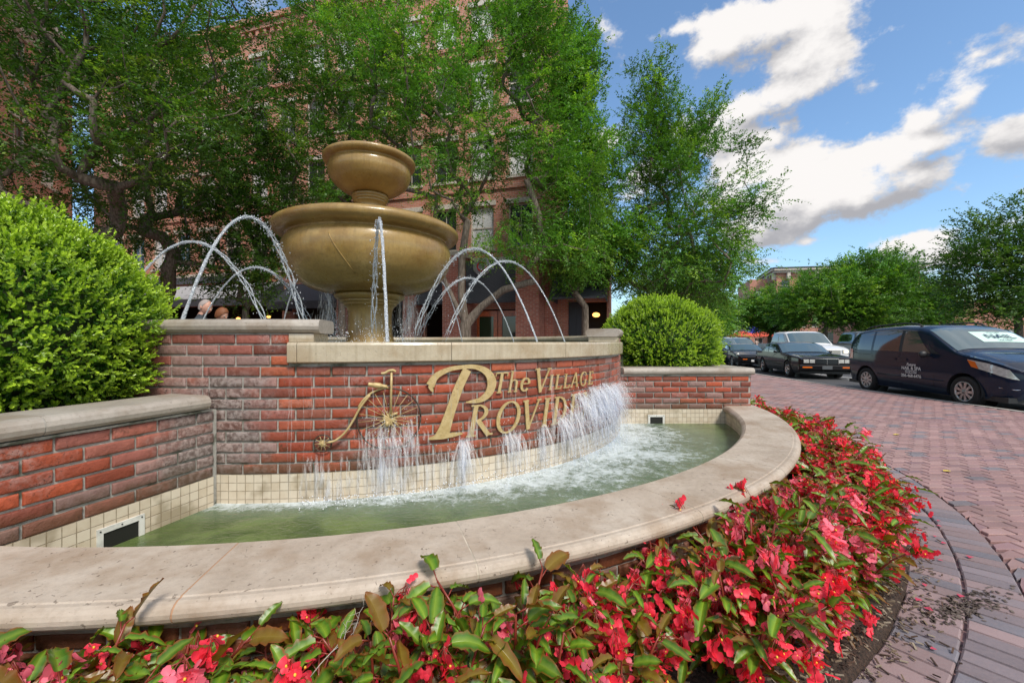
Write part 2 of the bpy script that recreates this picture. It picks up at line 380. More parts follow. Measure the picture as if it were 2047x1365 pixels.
def _jet(t, b, o):
    p = t.pos(); n = t.noise(p, 75, 4, .7)
    tr = t.new('ShaderNodeBsdfTransparent'); tr.inputs[0].default_value = (.95, .97, 1, 1)
    b.inputs['Base Color'].default_value = (.80, .85, .90, 1); b.inputs['Roughness'].default_value = .06
    t.put(b.inputs['Normal'], t.bump(n, 1., .02))
    mx_ = t.new('ShaderNodeMixShader'); t.put(mx_.inputs[0], t.ss(n, .38, .62, .16, .85))
    t.l.new(tr.outputs[0], mx_.inputs[1]); t.l.new(b.outputs[0], mx_.inputs[2]); t.l.new(mx_.outputs[0], o.inputs[0])
JET = material('jet_water', _jet)
def leaf_mat(name, rough=.45, trans=.35, vein=False, tint=(1, 1, 1)):
    def f(t, b, o):
        c = t.col()
        b.inputs['Roughness'].default_value = rough; t.put(b.inputs['Base Color'], c)
        b.inputs['Specular IOR Level'].default_value = .5
        tl = t.new('ShaderNodeBsdfTranslucent'); t.put(tl.inputs[0], t.mix(1., c, (1.5 * tint[0], 1.6 * tint[1], .7 * tint[2]), 'MULTIPLY'))
        mx_ = t.new('ShaderNodeMixShader'); mx_.inputs[0].default_value = trans
        t.l.new(b.outputs[0], mx_.inputs[1]); t.l.new(tl.outputs[0], mx_.inputs[2]); t.l.new(mx_.outputs[0], o.inputs[0])
    return material(name, f)
LEAF = leaf_mat('tree_leaves', .5, .35)
BOX = leaf_mat('boxwood_leaves', .32, .28)
BEG = leaf_mat('begonia_leaves', .36, .22)
PETAL = leaf_mat('begonia_petals', .5, .35, tint=(1, .6, 1.2))
BARK = material('bark', lambda t, b, o: (t.put(b.inputs['Base Color'], t.mix(t.ss(t.noise(t.mapping(t.pos(), (30, 30, 6)), 1, 5), .3, .7), (.075, .058, .042), (.21, .17, .135))),
    b.inputs['Roughness'].__setattr__('default_value', .9), t.put(b.inputs['Normal'], t.bump(t.noise(t.mapping(t.pos(), (40, 40, 8)), 1, 5), .8, .015))))
STEM = plain('begonia_stem', (.22, .035, .02), .35)
def _paver(t, b, o):
    p = t.pos(); c = t.col(); n = t.noise(p, 55, 5, .7); n2 = t.noise(p, 1.6, 5, .6); n3 = t.noise(p, 260, 2)
    base = t.mix(t.math('MULTIPLY', t.ss(n, .3, .7), .5), c, t.mix(.5, c, (.33, .25, .24)))
    base = t.mix(t.math('MULTIPLY', t.ss(n3, .62, .7), .35), base, (.06, .05, .05))
    base = t.mix(t.math('MULTIPLY', t.ss(n2, .48, .7), .35), base, (.10, .075, .075))
    t.put(b.inputs['Base Color'], base); t.put(b.inputs['Roughness'], t.ss(n2, .3, .7, .45, .7))
    t.put(b.inputs['Normal'], t.bump(t.math('ADD', n, n3), .5, .003))
PAVER = material('clay_paver', _paver)
def brick_tex(name, c1, c2, mo, bw=.21, rh=.0677, ms=.006, horiz=False, bstr=.5):
    def f(t, b, o):
        bt = t.new('ShaderNodeTexBrick'); t.put(bt.inputs['Vector'], t.uv() if not horiz else t.pos())
        bt.inputs['Scale'].default_value = 1; bt.inputs['Brick Width'].default_value = bw; bt.inputs['Row Height'].default_value = rh
        bt.inputs['Mortar Size'].default_value = ms; bt.inputs['Bias'].default_value = -.1; bt.inputs['Mortar Smooth'].default_value = .2
        t.put(bt.inputs['Color1'], c1); t.put(bt.inputs['Color2'], c2); t.put(bt.inputs['Mortar'], mo)
        n = t.noise(t.pos(), 1.1, 5, .6); n2 = t.noise(t.pos(), 14, 4)
        c = t.mix(t.math('MULTIPLY', t.ss(n2, .35, .7), .35), bt.outputs[0], tuple(x_ * .55 for x_ in c1))
        c = t.mix(t.math('MULTIPLY', t.ss(n, .45, .7), .25), c, tuple(min(1, x_ * 1.5) for x_ in c2))
        t.put(b.inputs['Base Color'], c); b.inputs['Roughness'].default_value = .85
        t.put(b.inputs['Normal'], t.bump(t.math('SUBTRACT', 1, bt.outputs[1]), bstr, .008))
    return material(name, f)
FACADE = brick_tex('facade_brick', (.58, .23, .14), (.42, .135, .085), (.45, .38, .32), ms=.011)
COLUMNB = brick_tex('column_brick', (.52, .17, .11), (.36, .09, .06), (.50, .45, .40), ms=.008)
PAVEFAR = brick_tex('paving_far', (.26, .15, .145), (.19, .115, .115), (.09, .07, .065), .2, .1, .006, horiz=True)
ASPHALT = material('asphalt', lambda t, b, o: (t.put(b.inputs['Base Color'], t.mix(t.noise(t.pos(), 1.1, 6, .65), t.mix(t.noise(t.pos(), 160, 3), (.035, .036, .04), (.085, .086, .09)), (.075, .075, .08))),
    b.inputs['Roughness'].__setattr__('default_value', .85), t.put(b.inputs['Normal'], t.bump(t.noise(t.pos(), 160, 4), .5, .006))))
KERB = plain('kerb_concrete', (.34, .32, .29), .8, bumpy=.5, bscale=50, vary=.2)
ROADPAINT = plain('road_paint', (.62, .62, .6), .7, bumpy=.3, vary=.15)
AWNING = plain('awning_grey', (.075, .08, .095), .8, bumpy=.3, bscale=90, vary=.12)
AWNTOP = plain('awning_top_fabric', (.36, .365, .385), .85, bumpy=.3, bscale=90, vary=.12)
TRIM = plain('pale_trim', (.55, .50, .43), .7, bumpy=.3, vary=.15)
GREYWALL = plain('grey_panel', (.30, .30, .31), .75, bumpy=.3, vary=.15)
CHARC = plain('charcoal_panel', (.035, .038, .045), .55, bumpy=.2)
def _glass(t, b, o):
    t.put(b.inputs['Base Color'], (.03, .036, .04)); b.inputs['Roughness'].default_value = .06; b.inputs['IOR'].default_value = 1.5
    b.inputs['Coat Weight'].default_value = .6
    t.put(b.inputs['Normal'], t.bump(t.noise(t.obj(), 1.8, 2), .08, .03))
GLASS = material('window_glass', _glass)
PALEPANE = plain('pale_reflecting_pane', (.62, .63, .62), .35, coat=.5, vary=.12)  # opaque pale pane, its bright reflection put into the colour
REDWOOD = plain('red_stained_wood', (.60, .13, .035), .4, coat=.3, vary=.2)
LAMPGLOW = plain('lamp_glow', (1, .55, .2), .5, emit=((1, .42, .10), 1.6))
LAMPGLASS = plain('lamp_globe', (.8, .6, .4), .4, emit=((1, .45, .15), 2.2))
BLACKM = plain('black_metal', (.015, .015, .017), .4, .4)
CHROME = plain('chrome', (.7, .7, .72), .12, 1.)
ALLOY = plain('alloy_wheel', (.50, .49, .48), .3, .8, vary=.25)
TYRE = plain('tyre_rubber', (.018, .018, .019), .8, bumpy=.3)
def paint(name, c, metal=.1):
    def f(t, b, o):
        t.put(b.inputs['Base Color'], t.mix(t.math('MULTIPLY', t.noise(t.obj(), 3, 5), .25), c, tuple(x_ * .6 for x_ in c)))
        b.inputs['Metallic'].default_value = metal
        b.inputs['Roughness'].default_value = .55; b.inputs['Specular IOR Level'].default_value = .1; b.inputs['Coat Weight'].default_value = .8; b.inputs['Coat Roughness'].default_value = .04
    return material(name, f)
NAVY = paint('navy_car_paint', (.004, .014, .038)); BLACKP = paint('black_car_paint', (.008, .008, .010)); WHITEP = paint('white_car_paint', (.72, .73, .74), 0)
SILVERP = paint('silver_car_paint', (.45, .48, .52), .6); GREYP = paint('grey_car_paint', (.075, .085, .09), .4)
CARGLASS = plain('dark_car_glass', (.012, .015, .018), .04, coat=1.)
WSHIELD = plain('windscreen_glass', (.07, .115, .14), .05, coat=.6)
CARBLACK = plain('black_plastic', (.02, .02, .022), .5)
LAMPCLEAR = plain('headlight_lens', (.62, .63, .60), .1, .2, coat=1., vary=.15)
AMBER = plain('amber_lens', (.75, .16, .015), .15, coat=1.)
REDLENS = plain('red_lens', (.55, .015, .012), .15, coat=1.)
WHITELET = plain('white_lettering', (.75, .75, .75), .5)
SIGNP = plain('pale_green_sign_card', (.55, .75, .68), .6)
SIGNINK = plain('sign_ink', (.02, .05, .10), .6)
SKIN = plain('skin', (.55, .30, .22), .5, vary=.08, bumpy=.1)
def cloth(name, c): return plain(name, c, .85, bumpy=.4, bscale=120, vary=.15)
# ---------------------------------------------------------------- ground
def ring_pt(c, r, a): return (c[0] + r * math.cos(a), c[1] + r * math.sin(a))
g = MB(); g.add([(-900, -300, -.17), (900, -300, -.17), (900, 1500, -.17), (-900, 1500, -.17)], [[0, 1, 2, 3]])
tag(g.build('ground', plain('far_ground', (.09, .09, .085), .95, vary=.3, bscale=4)), kind='structure')
WC = (-1.71, 5.68); WR = 3.07            # curved fountain wall
PC = (-1.66, 5.97)                       # pool coping centre
BC = (-1.60, 6.10)                       # paving ring centre
def kerb_x(y): return 9.5 + (.02 * max(0, y - 10.5) ** 1.6 if y > 10.5 else 0)
ky = [-8, 0, 4, 8, 10.5, 12, 14, 16, 18, 20, 23, 27, 32, 40]
g = MB(); vs = [(-40, -8, -.019)] + [(kerb_x(y) - .14, y, -.019) for y in ky] + [(-40, 40, -.019)]
g.add(vs, [list(range(len(vs)))]); g.add([(p[0], p[1], -.2) for p in vs] , [[0, 1, 2]])
tag(g.build('plaza_paving', PAVEFAR), kind='structure')
g = MB(); g.grid([[(kerb_x(y) - .14, y, -.15), (kerb_x(y) - .14, y, .0), (kerb_x(y) - .01, y, .0), (kerb_x(y), y, -.012), (kerb_x(y) + .015, y, -.15)] for y in np.linspace(-8, 40, 80)], smooth=False)
tag(g.build('kerb', KERB), kind='structure')
g = MB(); g.add([(7, -20, -.11), (120, -20, -.11), (120, 95, -.11), (7, 95, -.11)], [[0, 1, 2, 3]])
tag(g.build('road', ASPHALT), kind='structure')
g = MB()
for (x0, y0, x1, y1, w_) in [(12.6, 14.0, 19.5, 14.6, .14), (12.4, 15.4, 19.3, 16.1, .14), (12.9, 9.5, 13.4, 30, .12), (14.5, 20, 21, 20.6, .14), (20.5, 5, 21.5, 40, .14)]:
    d = Vector((x1 - x0, y1 - y0, 0)).normalized(); n_ = Vector((-d.y, d.x, 0)) * w_ / 2
    g.add([(x0 - n_.x, y0 - n_.y, -.106), (x1 - n_.x, y1 - n_.y, -.106), (x1 + n_.x, y1 + n_.y, -.106), (x0 + n_.x, y0 + n_.y, -.106)], [[0, 1, 2, 3]])
tag(g.build('road_markings', ROADPAINT), kind='structure')

# ---------------------------------------------------------------- clay pavers as real blocks
pm = MB()
def paver_col(ring=False):
    q = rnd.random()
    if ring: k = rnd.uniform(.8, 1.2); return tuple(x_ * k for x_ in ((.27, .19, .19) if q < .55 else (.20, .165, .18) if q < .85 else (.15, .145, .17)))
    b_ = (.31, .175, .165) if q < .5 else (.36, .215, .20) if q < .75 else (.26, .145, .15) if q < .9 else (.17, .155, .175)
    k = rnd.uniform(.85, 1.15); return tuple(x_ * k for x_ in b_)
TOPQ = [[0, 1, 2, 3], [4, 5, 6, 7], [0, 4, 5, 1], [1, 5, 6, 2], [2, 6, 7, 3], [3, 7, 4, 0]]
def paver(pts, z=0.0, ring=False):
    cx_ = sum(p[0] for p in pts) / 4; cy_ = sum(p[1] for p in pts) / 4; e = .055
    top = [(p[0] + (cx_ - p[0]) * e, p[1] + (cy_ - p[1]) * e * 1.3, z + rnd.uniform(-.001, .001)) for p in pts]
    low = [(p[0], p[1], z - .006) for p in pts]; bot = [(p[0], p[1], z - .022) for p in pts]
    pm.add(top + low + bot, [[0, 1, 2, 3]] + [[i, i + 4, (i + 1) % 4 + 4, (i + 1) % 4][::-1] for i in range(4)] + [[i + 4, i + 8, (i + 1) % 4 + 8, (i + 1) % 4 + 4][::-1] for i in range(4)], c=paver_col(ring))
y = -.5; row = 0
while y < 19:
    sold = 6.75 < y < 6.9
    h_ = .2 if sold else .1; x0 = -1.0 if y > 12 else .2; L_ = .1 if sold else .2
    x_ = x0 - (0 if row % 2 else .1) + rnd.uniform(-.012, .012)
    while x_ < kerb_x(y) - .15 - L_:
        cx_, cy_ = x_ + L_ / 2, y + h_ / 2; dd = math.hypot(cx_ - BC[0], cy_ - BC[1])
        if dd > 5.72 and (y > 0.5 or x_ > 1) and not (cx_ < 3.2 and 6.0 < cy_ < 8):
            j = rnd.uniform(-.002, .002)
            q4 = [(x_ + .0055, y + .0055 + j), (x_ + L_ - .0055, y + .0055 - j), (x_ + L_ - .0055, y + h_ - .0055 - j), (x_ + .0055, y + h_ - .0055 + j)]
            rs = [math.hypot(a - BC[0], b_ - BC[1]) for a, b_ in q4]
            if max(rs) > 5.815:      # cut to the ring's edge
                paver([(a, b_) if r_ > 5.79 else (BC[0] + (a - BC[0]) * 5.79 / r_, BC[1] + (b_ - BC[1]) * 5.79 / r_) for (a, b_), r_ in zip(q4, rs)])
        x_ += L_
    y += h_; row += 1
for (r0, r1) in ((5.36, 5.565), (5.575, 5.78)):
    nn = int(2 * math.pi * r0 / .096)
    for i in range(nn):
        a0 = 2 * math.pi * i / nn + (.006 if r0 > 5.5 else 0); a1 = a0 + 2 * math.pi / nn - .0017; am = (a0 + a1) / 2
        px_, py_ = ring_pt(BC, r0, am)
        if py_ > 7.2 and px_ < 3.8 or px_ < -3: continue
        rr = rnd.uniform(-.004, .004)
        paver([ring_pt(BC, r0 + rr, a0), ring_pt(BC, r1 + rr, a0), ring_pt(BC, r1 + rr, a1), ring_pt(BC, r0 + rr, a1)], .001, True)
tag(pm.build('clay_pavers', PAVER), kind='structure')
# soil of the flower bed
g = MB(); rows = []
for r_ in np.linspace(4.60, 5.37, 14):
    row_ = []
    for a in np.linspace(R(-200), R(12), 320):
        q = (r_ - 4.6) / .77; px_, py_ = ring_pt((PC[0] * (1 - q) + BC[0] * q, PC[1] * (1 - q) + BC[1] * q), r_, a)
        row_.append((px_, py_, .035 + .03 * math.sin(q * 3.1) + .012 * math.sin(px_ * 19 + py_ * 7) * math.sin(py_ * 23) + rnd.uniform(-.009, .009) - (.05 if q > .98 else 0)))
    rows.append(row_)
g.grid(rows); tag(g.build('flower_bed_soil', SOIL), kind='structure')
# mulch chips, fallen petals, dust on the paving
g = MB(); pal = [(.10, .06, .04), (.05, .03, .022), (.20, .15, .10), (.28, .23, .17)]
for i in range(5200):
    a = R(rnd.uniform(-105, 6)); r_ = 5.30 + abs(rnd.gauss(0, .085)) + rnd.uniform(-.5, 0) * (rnd.random() < .5)
    px_, py_ = ring_pt(BC, r_, a); L_ = rnd.uniform(.008, .035); th = rnd.uniform(0, 3.14); w_ = rnd.uniform(.003, .008)
    zz = .006 if r_ > 5.37 else .075
    M = Matrix.Translation((px_, py_, zz + rnd.uniform(0, .006))) @ Matrix.Rotation(th, 4, 'Z') @ Matrix.Rotation(rnd.uniform(-.4, .4), 4, 'Y')
    g.box((-L_ / 2, -w_ / 2, -.001), (L_ / 2, w_ / 2, .003), M=M, c=rnd.choice(pal))
tag(g.build('bark_mulch', material('mulch_chips', lambda t, b, o: (t.put(b.inputs['Base Color'], t.col()), b.inputs['Roughness'].__setattr__('default_value', .9)))), 'dark bark mulch chips scattered along the bed edge', 'mulch', kind='stuff')

# ---------------------------------------------------------------- brickwork helper
BR = [(.39, .076, .030), (.33, .060, .026), (.40, .100, .044), (.29, .062, .030), (.35, .085, .042), (.19, .050, .030), (.24, .075, .045)]
BRPALE = [(.34, .19, .165), (.31, .155, .13), (.36, .12, .085), (.27, .17, .15), (.30, .10, .075)]
def brick_wall(name, P, u0, u1, z0, z1, parent, pale=None, course=.0677, length=.213, depth=.019, ztop=None):
    """P(u, d) -> (x, y) at arclength u, d metres proud of the mortar face. pale(u,z) gives the share of pale bricks"""
    Vs, Fs, Cs = [], [], []; off = 0; nx, nz = 10, 7
    GU = np.array([0, .014, .035, .2, .4, .6, .8, .965, .986, 1.]); GZ = np.array([0, .05, .14, .5, .86, .95, 1.])
    nc = int(round((z1 - z0) / course)); course = (z1 - z0) / nc
    for k in range(nc):
        zb, zt = z0 + k * course + .0060, z0 + (k + 1) * course - .0060
        u = u0 - (length / 2 if k % 2 else 0)
        while u < u1 - .02:
            a, b_ = max(u + .0055, u0), min(u + length - .0055, u1 - .001); u += length
            if b_ - a < .025: continue
            c = list(rnd.choice(BRPALE if pale and rnd.random() < pale((a + b_) / 2, (zb + zt) / 2) else BR)); kk = rnd.uniform(.8, 1.15); c = [q * kk for q in c]
            tx, tz = rnd.uniform(-.0022, .0022), rnd.uniform(-.0016, .0016); dz = rnd.uniform(-.0012, .0012)
            U, Z = np.meshgrid(GU, GZ)
            edge = np.minimum(np.minimum(U, 1 - U) * (b_ - a), np.minimum(Z, 1 - Z) * (zt - zb))
            d = depth * .42 * np.clip(edge / .0045, 0, 1) ** .6 + depth * .2 + (U - .5) * tx + (Z - .5) * tz
            pts = np.c_[(a + U * (b_ - a)).ravel() * 30, (zb + Z * (zt - zb)).ravel() * 45, np.zeros(nx * nz)]
            d = d.ravel() + .0016 * sinoise(pts, 1.4, 3) * (edge.ravel() > 0) + rng.normal(0, .0004, nx * nz)
            uu = (a + U * (b_ - a)).ravel(); zz = (zb + Z * (zt - zb)).ravel() + dz
            border = ((U == 0) | (U == 1) | (Z == 0) | (Z == 1)).ravel()
            wob = .0019 * sinoise(pts + 50, 1.9, 9) * border
            # a skirt of border vertices sunk into the wall
            v = np.array([(*P(q, e), s_) for q, e, s_ in zip(uu + wob, d, zz + wob)])
            f = [[i * nx + j, i * nx + j + 1, (i + 1) * nx + j + 1, (i + 1) * nx + j] for i in range(nz - 1) for j in range(nx - 1)]
            loop = [j for j in range(nx)] + [(i + 1) * nx - 1 for i in range(1, nz)] + [(nz - 1) * nx + j for j in range(nx - 2, -1, -1)] + [i * nx for i in range(nz - 2, 0, -1)]
            sk = np.array([(*P(uu[q], -.006), zz[q]) for q in loop]); n0 = len(v)
            f += [[loop[i], n0 + i, n0 + (i + 1) % len(loop), loop[(i + 1) % len(loop)]] for i in range(len(loop))]
            Vs.append(np.r_[v, sk]); Fs.append(np.array(f) + off); off += n0 + len(sk); Cs.append(np.tile(c, (n0 + len(sk), 1)))
    return np_mesh(name, np.concatenate(Vs), np.concatenate(Fs), BRICK, np.concatenate(Cs), smooth=True, parent=parent)
def slab_path(name, P, u0, u1, prof, mat, parent, n=60, jitter=0., uv=False, ends=True):
    """sweep a closed (d, z) profile along P"""
    g_ = MB(); rows = []; uvs = []
    for i in range(n + 1):
        u = u0 + (u1 - u0) * i / n
        rows.append([(*P(u, d), z_ + (rnd.uniform(-jitter, jitter) if jitter else 0)) for d, z_ in prof])
        acc = 0.
        for j, (d, z_) in enumerate(prof):
            if j: acc += math.hypot(d - prof[j - 1][0], z_ - prof[j - 1][1])
            uvs.append((u, z_ if uv == 'z' else acc))
    g_.grid(rows, smooth=False, uvs=uvs if uv else None)
    if ends:
        k = len(prof); g_.f.append(list(range(k))); g_.m.append(0); g_.sm.append(False)
        g_.f.append([n * k + j for j in range(k)][::-1]); g_.m.append(0); g_.sm.append(False)
    return g_.build(name, mat, parent)
def bull(d0, d1, z0, z1, both=False, n=6):
    """profile from back-bottom round the rounded front edge (d1) to back-top"""
    r_ = (z1 - z0) / 2; p = []
    if both:
        for i in range(n + 1):
            a = math.pi / 2 - math.pi * i / n; p.append((d0 + r_ - r_ * math.cos(a), (z0 + z1) / 2 + r_ * math.sin(a)))
    else: p = [(d0, z1), (d0, z0)]
    for i in range(n + 1):
        a = -math.pi / 2 + math.pi * i / n; p.append((d1 - r_ + r_ * math.cos(a), (z0 + z1) / 2 + r_ * math.sin(a)))
    p.append(p[0]); return p
def arcP(c, r, sgn=1):
    """arc about c; u=0 is towards -Y, u grows towards +X; d>0 grows outward (sgn) """
    def f(u, d=0.): a = u / r; rr = r + sgn * d; return (c[0] + rr * math.sin(a), c[1] - rr * math.cos(a))
    return f
def lineP(a, b):
    a = Vector(a); b = Vector(b); t_ = (b - a).normalized(); n_ = Vector((t_.y, -t_.x))
    def f(u, d=0.): q = a + t_ * u + n_ * d; return (q.x, q.y)
    f.len = (b - a).length
    return f

# ---------------------------------------------------------------- the curved fountain wall
FW = empty('fountain_wall', (WC[0], WC[1], 0), 'curved red brick fountain wall with cream overflow ledge, piers and raised round basin', 'fountain wall')
FW.location = (0, 0, 0)
A_ = arcP(WC, WR)
def u_(deg): return R(deg) * WR
TZ = .459
pale_l = lambda u, z: .7 if (u < .20 or (z > 1.08 and u < .31)) else (.25 if u < .35 else .02)
brick_wall('brick_face', A_, u_(-3.4), u_(80), TZ, 1.136, FW, pale_l)
slab_path('mortar_bed', A_, u_(5.8), u_(80), [(-.02, 1.136), (.006, 1.137), (.008, 1.150), (-.02, 1.156), (-.02, 1.136)], MORTAR, FW, 80, jitter=.001)
brick_wall('brick_face', A_, u_(-40), u_(5.8), 1.136, 1.339, FW, lambda u, z: .8)
brick_wall('brick_face', A_, u_(-40), u_(-3.5), .7975, 1.136, FW, lambda u, z: .8)
slab_path('mortar_core', A_, u_(-41), u_(5.8), [(0, .2), (0, 1.342), (-.3, 1.342), (-.3, .2), (0, .2)], MORTAR, FW, 60)
slab_path('mortar_core', A_, u_(5.81), u_(69.6), [(-.001, .2), (-.001, 1.162), (-.3, 1.162), (-.3, .2), (-.001, .2)], MORTAR, FW, 90)
slab_path('mortar_core', A_, u_(69.61), u_(88), [(0, .2), (0, 1.342), (-.3, 1.342), (-.3, .2), (0, .2)], MORTAR, FW, 60)
slab_path('mortar_core', A_, u_(88.1), u_(318.9), [(0, .0), (0, 1.28), (-.3, 1.28), (-.3, .0), (0, .0)], MORTAR, FW, 120)
brick_wall('brick_face', A_, u_(69.7), u_(88), 1.0, 1.339, FW, lambda u, z: .7)
slab_path('tile_band', A_, u_(-3.2), u_(82), [(.004, .15), (.013, .15), (.013, TZ + .004), (.004, TZ + .004)], TILE, FW, 90, uv='z', ends=False)
# cream ledge in four stones with open joints
cuts = [5.9, 7.0, 24.6, 43.5, 58, 69.4]
for a, b_ in zip(cuts[:-1], cuts[1:]):
    slab_path('ledge_stone', A_, u_(a) + .002, u_(b_) - .002, [(-.34, 1.285), (-.34, 1.156), (.042, 1.155), (.052, 1.163), (.054, 1.268), (.047, 1.281), (.033, 1.286), (-.34, 1.285)], LEDGE, FW, 24)
cp = bull(-.33, .045, 1.342, 1.43, both=True)
slab_path('pier_cap', A_, u_(-12), u_(9.3), cp, CAPST, FW, 30); slab_path('pier_cap', A_, u_(-41), u_(-12.1), cp, CAPST, FW, 30)
slab_path('pier_cap', A_, u_(66.8), u_(88), cp, CAPST, FW, 30)
# pale blocks closing the piers under their caps
for a, b_ in ((5.85, 8.6), (67.2, 69.5)):
    slab_path('end_block', A_, u_(a), u_(b_), [(-.30, 1.288), (.012, 1.288), (.015, 1.311), (.012, 1.339), (-.30, 1.339), (-.30, 1.288)], LEDGE, FW, 6)
slab_path('back_rim', A_, u_(88.1), u_(318.8), bull(-.33, .03, 1.282, 1.375, both=True), LEDGE, FW, 120)
brick_wall('brick_face', A_, u_(88.2), u_(150), .1, 1.27, FW)
g = MB(); g.add([ (WC[0] + 2.78 * math.cos(a), WC[1] + 2.78 * math.sin(a), 1.262) for a in np.linspace(0, 2 * math.pi, 96, endpoint=False)], [list(range(96))])
def _bw(t, b, o):
    p = t.pos(); n = t.noise(p, 12, 6, .65)
    t.put(b.inputs['Base Color'], t.mix(t.ss(n, .55, .7), (.06, .075, .04), (.5, .55, .55))); b.inputs['Roughness'].default_value = .1
    t.put(b.inputs['Normal'], t.bump(n, .6, .03))
tag(g.build('basin_water', material('basin_water_surface', _bw)), kind='structure')

# ---------------------------------------------------------------- planters at each end
def planter(label, a, b_, back, skim_u, ground=.0):
    """a: junction with the curved wall, b_: far end of the brick front, back: two rear corners"""
    pl = empty('brick_planter', (0, 0, 0), label, 'planter', 'brick planters at the ends of the pool')
    sgn = 1 if (Vector(b_) - Vector(a)).cross(Vector(back[0]) - Vector(a)) > 0 else -1
    Lp = lineP(a, b_); Ln = Lp.len
    P = (lambda u, d=0.: Lp(u, d * sgn))
    pl_ = lambda u, z: .35 if z < .8 else .15
    brick_wall('brick_face', P, 0.004, Ln, TZ, .868, pl, lambda u, z: .75 if u < .45 else .25 + (.4 if z < .6 else 0))
    slab_path('mortar_core', P, -.02, Ln, [(0, .0), (0, .87), (-.24, .87), (-.24, .0), (0, .0)], MORTAR, pl, 12)
    slab_path('tile_band', P, 0.01, Ln - .08, [(.004, .15), (.013, .15), (.013, TZ + .004), (.004, TZ + .004)], TILE, pl, 12, uv='z', ends=False)
    slab_path('mortar_bed', P, 0.03, Ln, [(.022, .868), (.026, .880), (-.2, .880), (-.2, .868), (.022, .868)], MORTAR, pl, 30, jitter=.0015)
    cap_ = bull(-.27, .05, .881, .967)
    cuts_ = [0.052, Ln * .47, Ln * .80, Ln + .035]
    for q, r_ in zip(cuts_[:-1], cuts_[1:]):
        slab_path('cap_stone', P, q + .0025, r_ - .0025, cap_, CAPST, pl, 14)
        if r_ < Ln: slab_path('cap_joint', P, r_ - .0026, r_ + .0026, bull(-.268, .0475, .883, .9645), MORTAR, pl, 1)
    # side wall at the far end
    e0 = Vector(b_); e1 = Vector(back[1])
    Q0 = lineP(b_, back[1]); Q = (lambda u, d=0.: Q0(u, d * sgn)); Ls = Q0.len
    brick_wall('brick_face', Q, .0, Ls, .0, .868, pl, lambda u, z: .25)
    slab_path('mortar_core', Q, .241, Ls, [(0, .0), (0, .87), (-.24, .87), (-.24, .0), (0, .0)], MORTAR, pl, 4)
    slab_path('cap_stone', Q, .28, Ls, cap_, CAPST, pl, 10)
    Q1 = lineP(back[1], back[0]); Q2 = (lambda u, d=0.: Q1(u, d * sgn))
    slab_path('rear_wall', Q2, 0, Q1.len, [(0, .0), (0, .93), (-.24, .93), (-.24, .0), (0, .0)], MORTAR, pl, 4)
    g_ = MB(); g_.add([(*p, .90) for p in (a, b_, back[1], back[0])], [[0, 1, 2, 3]]); g_.build('planter_soil', SOIL, pl)
    # skimmer opening framed in white metal
    sw, z0, z1 = (.155, .262, .392)
    sk = MB()
    def bx(u0, u1, za, zb, d0, d1):
        pts = [(*P(q, d), z_) for q in (u0, u1) for d in (d0, d1) for z_ in (za, zb)]
        sk.add(pts, [[0, 1, 3, 2], [4, 6, 7, 5], [0, 4, 5, 1], [2, 3, 7, 6], [0, 2, 6, 4], [1, 5, 7, 3]])
    bx(skim_u - sw / 2 - .025, skim_u + sw / 2 + .025, z1 - .026, z1, .012, .021)
    bx(skim_u - sw / 2 - .025, skim_u - sw / 2, z0 - .05, z1 - .0262, .012, .021); bx(skim_u + sw / 2, skim_u + sw / 2 + .025, z0 - .05, z1 - .0262, .012, .021)
    fr = sk.build('skimmer_frame', WHITEMETAL, pl)
    sk = MB()
    for q in (-sw / 2 - .012, 0, sw / 2 + .012):
        sk = MB(); c_ = P(skim_u + q, .021); sk.ball((c_[0], c_[1], z1 - .013), .004, 6); sk.build('screw', BLACKM, fr)
    sk = MB(); bx(skim_u - sw / 2, skim_u + sw / 2, z0 - .05, z1 - .0262, .0125, .0145); sk.build('skimmer_mouth', VOIDM, pl)
    return pl
planter('near brick planter on the left with grey stone cap holding the larger bush', (-1.84, 2.575), (-2.27, .93), ((-4.0, 3.1), (-4.3, 1.45)), .50)
planter('far brick planter on the right with pale cap and brick pier end beside the paving', (1.31, 5.14), (2.93, 5.14), ((1.25, 7.0), (2.93, 7.0)), .46)

# ---------------------------------------------------------------- pool rim
PR = empty('pool_rim', (0, 0, 0), 'wide curved limestone coping on a low brick base around the pool', 'pool rim')
Cc = arcP(PC, 4.33)
def v_(deg): return R(deg) * 4.33
a_end, a_st = 80.0, -62
slab_path('inner_tile', Cc, v_(a_st), v_(a_end), [(.035, .15), (.035, .425)], TILE, PR, 140, uv='z', ends=False)
slab_path('core', Cc, v_(a_st), v_(a_end), [(.04, .1), (.04, .418), (.335, .418), (.335, .0), (.04, .0)], MORTAR, PR, 120)
OUT = arcP(PC, 4.665)
def w_(deg): return R(deg) * 4.665
brick_wall('brick_base', OUT, w_(-62), w_(81), .01, .385, PR, lambda u, z: .3)
slab_path('mortar_bed', OUT, w_(-62), w_(81), [(-.1, .386), (.022, .386), (.026, .40), (.020, .419), (-.1, .419)], MORTAR, PR, 260, jitter=.0015, ends=False)
JOINT = plain('pale_joint_mortar', (.50, .44, .35), .85, vary=.2)
stones = [-62, -44, -31, -17.5, -5, 7.7, 18.9, 32.4, 44.8, 57.5, 70, 80.8]
